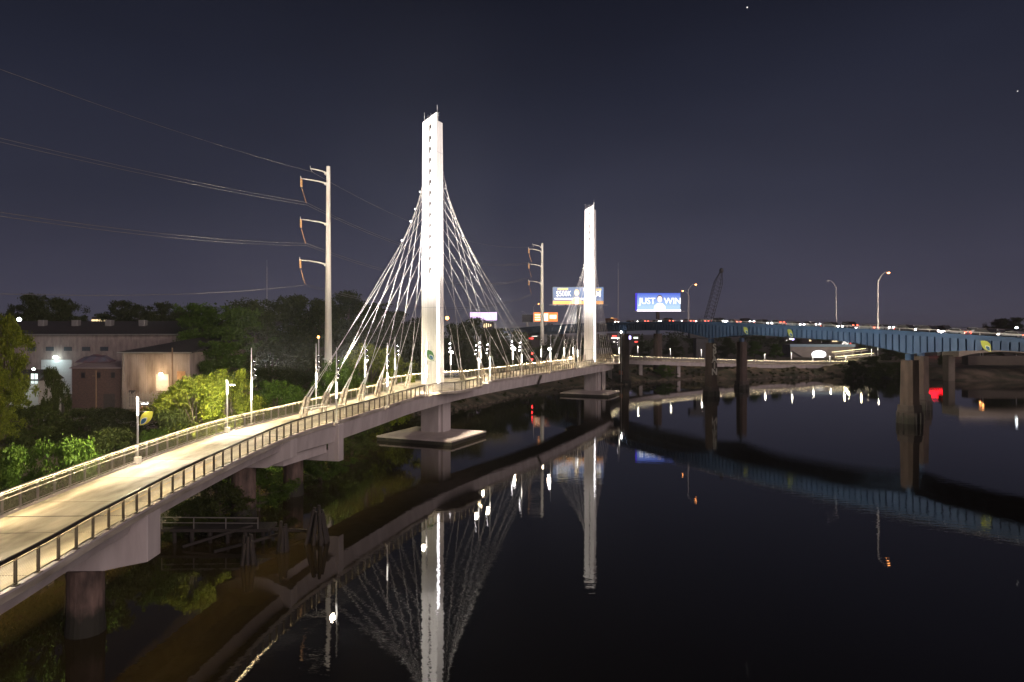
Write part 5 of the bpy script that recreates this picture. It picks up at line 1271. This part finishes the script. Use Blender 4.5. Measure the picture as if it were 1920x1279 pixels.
MB().prism(pts, (0,-.05,0)).build('lit_mural', E('lit_mural_paint', (.95,.97,1.0), 3.5), mw)
mb = MB(); mb.bar((PX(1484,Yq), Yq-.3, zt_-3.2), (PX(1512,Yq), Yq-.3, 4.5), .5); mb.build('stair_rail', BLACKM, mw)
for i, (x0, y0, x1, y1, Yz) in enumerate(((1560, 661, 1640, 655, 320), (1566, 670, 1655, 664, 312), (1570, 680, 1620, 677, 306))):
    a = Vector((PX(x0,Yz), Yz, PZ(y0+3,Yz))); b_ = Vector((PX(x1,Yz), Yz+8, PZ(y1+3,Yz)))
    rp_ = thing('zigzag_ramp', ['upper', 'middle', 'lower'][i]+' flight of the lit switchback ramp right of the mural', 'ramp', tuple(a), 'flights of the switchback ramp')
    mb = MB(); mb.bar(a, b_, 2.5, .3); mb.build('walkway', CONC, rp_)
    mb = MB(); mb.bar(a+Vector((0,-1.2,1.2)), b_+Vector((0,-1.2,1.2)), .12)
    for k in range(14): q = a.lerp(b_, k/13); mb.bar(q+Vector((0,-1.2,0)), q+Vector((0,-1.2,1.2)), .09)
    mb.build('handrail', RAILL, rp_)
    mb = MB(); mb.bar(a+Vector((0,0,.9)), b_+Vector((0,0,.9)), .07); mb.build('light_strip', E('ramp_led', (1.0,.85,.45), 9), rp_)
    for q in (a.lerp(b_, .3), a.lerp(b_, .8)):
        pd = bpy.data.lights.new('lamp_and_fill_light', 'POINT'); pd.energy = 550; pd.color = (1.0, .86, .5); pd.shadow_soft_size = .3
        po = bpy.data.objects.new('lamp_and_fill_light', pd); COL.objects.link(po); po.location = q+Vector((0,-2,3.5))
    mb = MB()
    for k in range(4): q = a.lerp(b_, .1+k*.25); mb.bar(q, Vector((q.x, q.y, 1)), .4)
    mb.build('support', CONC, rp_)
# lamp posts of the far ramp and landing
for i, (px, yt, yb_, Yq) in enumerate(((1196, 650, 668, 262), (1257, 654, 671, 270), (1315, 656, 673, 277), (1434, 664, 679, 287), (1484, 661, 681, 290), (1524, 668, 690, 292), (1556, 668, 690, 296), (1586, 668, 690, 300), (1646, 642, 672, 310), (1634, 655, 672, 312))):
    X = PX(px, Yq); z0 = PZ(yb_+5, Yq)
    o = thing('lamp_post', ['first','second','third','fourth','fifth','sixth','seventh','eighth','ninth','tenth'][i]+' small white lamp post along the far ramp, counting from the brown highway pier', 'lamp post', (X, Yq, z0), 'small lamp posts of the far ramp')
    zt_ = PZ(yt, Yq); mb = MB(); mb.tube([(X, Yq, z0-1), (X, Yq, zt_)], .08, 6); mb.build('pole', GALV, o)
    mb = MB(); mb.tube([(X, Yq-.03, z0+.5*(zt_-z0)), (X, Yq-.03, zt_)], .085, 6); mb.build('light_column', LEDF, o)
    mb = MB(); mb.box((X-.2, Yq, zt_), (.5, .25, .10)); mb.build('lamp_head', GALV, o)
    pd = bpy.data.lights.new('lamp_and_fill_light', 'POINT'); pd.energy = 200; pd.color = (1.0, .9, .72); pd.shadow_soft_size = .2
    po = bpy.data.objects.new('lamp_and_fill_light', pd); COL.objects.link(po); po.location = (X, Yq-.8, zt_)
# arch bridge at the right edge
ab = thing('concrete_bridge', 'low concrete arch bridge behind the highway at the right edge', 'bridge', (190, 252, 0))
Ya = 255
def sp_pt(x): return x
mb = MB(); XA, XB = PX(1782, Ya), PX(1782, Ya)+110
N_ = 44; top = []; bot = []
for k in range(N_+1):
    x = XA+(XB-XA)*k/N_; zt_ = 12.7-.012*(x-XA); ph = ((x-XA) % 33.0)/33.0; ar = math.sin(PI*ph); bot.append((x, zt_-1.6-2.1*(1-ar**.7))); top.append((x, zt_))
mb.loft([[(x, Ya-5, z), (x, Ya-5, zz_), (x, Ya+5, zz_), (x, Ya+5, z)] for (x, z), (_, zz_) in zip(bot, top)]); mb.build('arch_span', mat('warm_grey_concrete', (.34,.29,.23), .85, scale=.4), ab)
for k in (0, 1, 2, 3):
    x = XA+33*k+(0.6 if k else -.6); mb = MB(); mb.box((x, Ya, 4.2), (4.5 if k else 2.4, 3.5, 10.6)); mb.build('bridge_pier', mat('dim_pier_stone', (.13,.105,.085), .9, scale=.6), ab)
mb = MB(); mb.box(((XA+XB)/2, Ya-4.8, 13.2), (XB-XA, .3, 1.0)); mb.build('parapet', CONC, ab)
# retaining wall / dark bank behind the arches
mb = MB(); mb.box((XA+80, Ya+22, 4), (120, 4, 9)); tag(mb.build('retaining_wall', mat('dim_pier_stone', (.13,.105,.085), .9)), 'dark stone retaining wall seen through the arches of the concrete bridge', 'wall')
# amber lamps beyond the highway near the right edge (they show mainly by their reflections)
for i, (px, Yq, yy) in enumerate(((1838, 330, 632), (1843, 300, 640))):
    X = PX(px, Yq); o = thing('street_lamp', ['amber street lamp hidden behind the highway girder at right', 'second amber street lamp hidden behind the highway girder at right'][i], 'street lamp', (X, Yq, 8))
    mb = MB(); mb.tube([(X, Yq, 3), (X, Yq, PZ(yy, Yq))], .12, 6); mb.build('pole', GALV, o); mb = MB(); mb.sphere((X, Yq, PZ(yy, Yq)), .45, 10, 6); mb.build('lamp_lens', HEADO, o)
# distant lit buildings and shop lights
def far_building(px0, px1, y0, Yq, lab, m, wins, zbase=3):
    X0, X1 = PX(px0, Yq), PX(px1, Yq); z1 = PZ(y0, Yq); o = thing('distant_building', lab, 'building', ((X0+X1)/2, Yq, zbase))
    mb = MB(); mb.box(((X0+X1)/2, Yq+6, (zbase+z1)/2), (X1-X0, 12, z1-zbase)); mb.build('wall', m, o)
    for a, b_, c, d, mm_ in wins:
        mb = MB(); mb.box((PX((a+b_)/2, Yq), Yq-.1, PZ((c+d)/2, Yq)), ((b_-a)/F*Yq, .12, (d-c)/F*Yq)); mb.build('lit_window', mm_, o)
    return o
DW = mat('dim_far_wall', (.06,.05,.05), .9)
WW = E('far_white_window', (1.0,.95,.85), 2.2); RW = E('far_red_neon', (1.0,.08,.06), 3.0); WA = E('far_warm_window', (1.0,.75,.4), 1.5); BW = E('far_blue_lamp', (.55,.45,1.0), 5); GW = E('far_green_white', (.8,1.0,.75), 2.0)
far_building(1555, 1610, 634, 470, 'bright shop front beyond the river right of the mural', DW, [(1579,1592,635.5,638,WW),(1579,1591,640,647,WW),(1594,1602,636,638,RW),(1592,1596,638,646,RW),(1560,1572,639,641,WA)])
far_building(1470, 1550, 632, 520, 'row of small lit far buildings left of the shop front', DW, [(1474,1477,637,639,WW),(1480,1484,634,637,WW),(1485,1489,635,638,BW),(1502,1506,631,634,WW),(1517,1521,637,640,WA),(1538,1548,635,637,WW),(1540,1548,640,643,WW)])
far_building(980, 1012, 620, 390, 'diner with red neon eaves under the far left end of the highway', DW, [(983,1012,624.5,626,RW),(986,1008,627,631,WW),(990,1000,633,636,RW)])
far_building(1142, 1168, 625, 420, 'far building with a red sign right of the farther tower', DW, [(1148,1156,629,632,RW),(1146,1164,633,635,WW),(1150,1153,640,642,WW)])
far_building(1176, 1200, 626, 420, 'far building with violet lamp right of the brown pier', DW, [(1179,1183,630,636,BW),(1188,1196,632,635,GW),(1190,1196,640,642,RW)])
far_building(172, 202, 594, 330, 'far building with a row of lit windows above the warehouse roof', DW, [(172,178,599,604,WA),(179,185,599,604,WA),(186,192,598,604,WA),(193,200,599,604,WA)])
far_building(220, 250, 597, 340, 'far building with greenish lights among the skyline trees', DW, [(222,232,598,600,GW),(228,234,601,602.5,GW),(238,243,599,602,WA)])
far_building(905, 925, 604, 300, 'dim building with pale windows below the violet billboard', DW, [(907,909,607,614,WA),(911,913,606,615,WA),(915,917,607,613,WA),(919,921,608,612,WA)])
far_building(782, 800, 596, 300, 'small building with white lit sign left of the nearer tower', DW, [(784,791,600,607,GW),(786,790,609,611,WW)])
far_building(640, 668, 588, 330, 'far building with two pale lamps behind the dark trees', DW, [(648,650,590,593,WW),(655,657,598,601,WW)])
# single far lamps
def far_lamp(px, py, Yq, r0, m, lab, zg=None):
    X = PX(px, Yq); z0 = PZ(py, Yq); g0_ = tz(X, Yq); o = thing('street_lamp', lab, 'street lamp', (X, Yq, g0_))
    mb = MB(); mb.tube([(X, Yq+.2, g0_-.5), (X, Yq+.2, z0)], .12, 6); mb.build('pole', GALV, o)
    mb = MB(); mb.sphere((X, Yq, z0), r0, 10, 6); mb.build('lamp_lens', m, o)
far_lamp(36, 599, 200, .55, E('far_cool_lens', (.85,.95,1.0), 25), 'brilliant bluish white lamp above the roof at the left edge')
far_lamp(124, 602, 290, .5, E('far_cool_lens', (.85,.95,1.0), 25), 'small white lamp above the warehouse roof')
far_lamp(838.5, 596.5, 290, .75, E('far_orange_lens', (1.0,.35,.08), 14), 'orange lamp just right of the nearer tower')
far_lamp(597, 632, 140, .25, E('far_orange_lens', (1.0,.35,.08), 14), 'tiny orange lamp in the dark trees left of the utility pole')
far_lamp(1906, 615, 300, .5, E('far_cool_lens', (.85,.95,1.0), 25), 'white lamp above the highway at the right edge')
far_lamp(873, 617, 280, .35, E('far_cool_lens', (.85,.95,1.0), 25), 'small bluish lamp in the dark trees right of the nearer tower')
far_lamp(1165, 622.5, 236, .3, HEADW, 'small lamp under the highway girder at the brown pier')
sg_ = thing('rail_signal', 'signal mast with three red lights behind the deck at mid span', 'signal', (PX(997, 230), 230, 3))
mb = MB(); X = PX(998.5, 230); mb.tube([(X, 230, 2), (X, 230, PZ(660, 230))], .12, 6); mb.build('pole', BLACKM, sg_)
for py in (663, 674, 684):
    mb = MB(); mb.sphere((X-.15, 229.8, PZ(py, 230)), .25, 10, 6); mb.build('red_light', E('red_signal_lens', (1,.03,.03), 12), sg_)
# bright planets
for px, py, rr_, lab in ((1401, 14, 3.0, 'bright white planet high in the night sky'), (1908, 171, 2.2, 'faint white planet near the right edge of the sky')):
    Yq = 3000; o = thing('star', lab, 'star', (PX(px, Yq), Yq, PZ(py, Yq))); mb = MB(); mb.sphere(tuple(o.location), rr_, 10, 6); mb.build('disc', E('planet_light', (1,.95,.9), 1.2), o)
cl = []; r_ = random.Random(9)
for k in range(900):
    px = r_.uniform(-150, 2100); Yq = r_.uniform(430, 560); X = PX(px, Yq); hh = r_.uniform(.2, 1)*(PZ(627-4*math.sin(px*.021)-3*math.sin(px*.057), Yq)-5)
    cl.append((X, Yq, 5+hh, r_.uniform(2.0, 4.2)))
me_ = leaf_mesh('distant_woodland', cl, 60000, 0.55, 78, LEAFD)
o = bpy.data.objects.new('distant_woodland', me_); COL.objects.link(o); tag(o, 'far off dark woodland along the horizon behind everything', 'woodland', kind='stuff')
ordn = ['first','second','third','fourth','fifth','sixth','seventh','eighth','ninth','tenth','eleventh','twelfth','thirteenth','fourteenth']
for i, px in enumerate((1180, 1232, 1316, 1400, 1455, 1520, 1590, 1655, 1725, 1768, 1822, 1872, 1915)):
    of = 10.5 if i % 2 else 14.5; kk = c1 if i % 3 else c2; fwd = 1 if i % 2 else -1
    best = min(np.arange(60, 380, .5), key=lambda Y: abs((Hp(Y, of, 0).x/Hp(Y, of, 0).y)*F+960-px))
    place(kk, True, Hp(best, of, htop(best)-1.2), math.atan2(HD.y, HD.x)+(0 if fwd > 0 else PI), None, ordn[i]+' car in the far lanes of the highway, counting from the farther tower', GV)
# flood aimed at the big utility pole and its wires (from the first floodlight poles)
s = at_px(481, 'far'); q = s['far']; spot(None, (q.x, q.y+.5, s['p'].z+6), (-47, 131, 41), 420000, (1.0, .88, .72), 40, 1.0, .2); spot(None, (q.x, q.y+.5, s['p'].z+6), (X1+1, Y1, 37), 420000, (1.0, .88, .72), 46, .9, .2)
s = at_px(593, 'far'); q = s['far']; spot(None, (q.x, q.y+.5, s['p'].z+6), (X1-2, Y1, 34), 380000, (1.0, .88, .72), 60, .9, .2)
s = at_px(963, 'far'); q = s['far']; spot(None, (q.x, q.y+.5, s['p'].z+6), (X2, Y2, 40), 600000, (1.0, .88, .72), 26, .9, .2)

s = at_px(685, 'far'); q = s['far']; spot(None, (q.x, q.y, s['p'].z+5), (PX(690, 122), 122, 13), 26000, (1.0, .95, .7), 90, .9, .2)
s = at_px(593, 'far'); q = s['far']; spot(None, (q.x, q.y, s['p'].z+4), (PX(645, 114), 114, 9), 9000, (1.0, .95, .7), 100, .9, .2)
s = at_px(481, 'far'); q = s['far']; spot(None, (q.x, q.y, s['p'].z+4), (PX(530, 100), 100, 9), 7000, (1.0, .95, .7), 110, .9, .2)

# thin night haze over the river that lets the lamps glow
hb = MB(); hb.box((0, 1650, 36), (5600, 5400, 84))
hm = bpy.data.materials.new('haze_air'); hm.use_nodes = True; n = hm.node_tree; n.nodes.clear()
ho = n.nodes.new('ShaderNodeOutputMaterial'); hv = n.nodes.new('ShaderNodeVolumePrincipled'); hv.inputs['Density'].default_value = 0.00022; hv.inputs['Color'].default_value = (.85,.88,.95,1); hv.inputs['Anisotropy'].default_value = 0.5
n.links.new(hv.outputs[0], ho.inputs['Volume'])
tag(hb.build('haze', hm), kind='stuff')
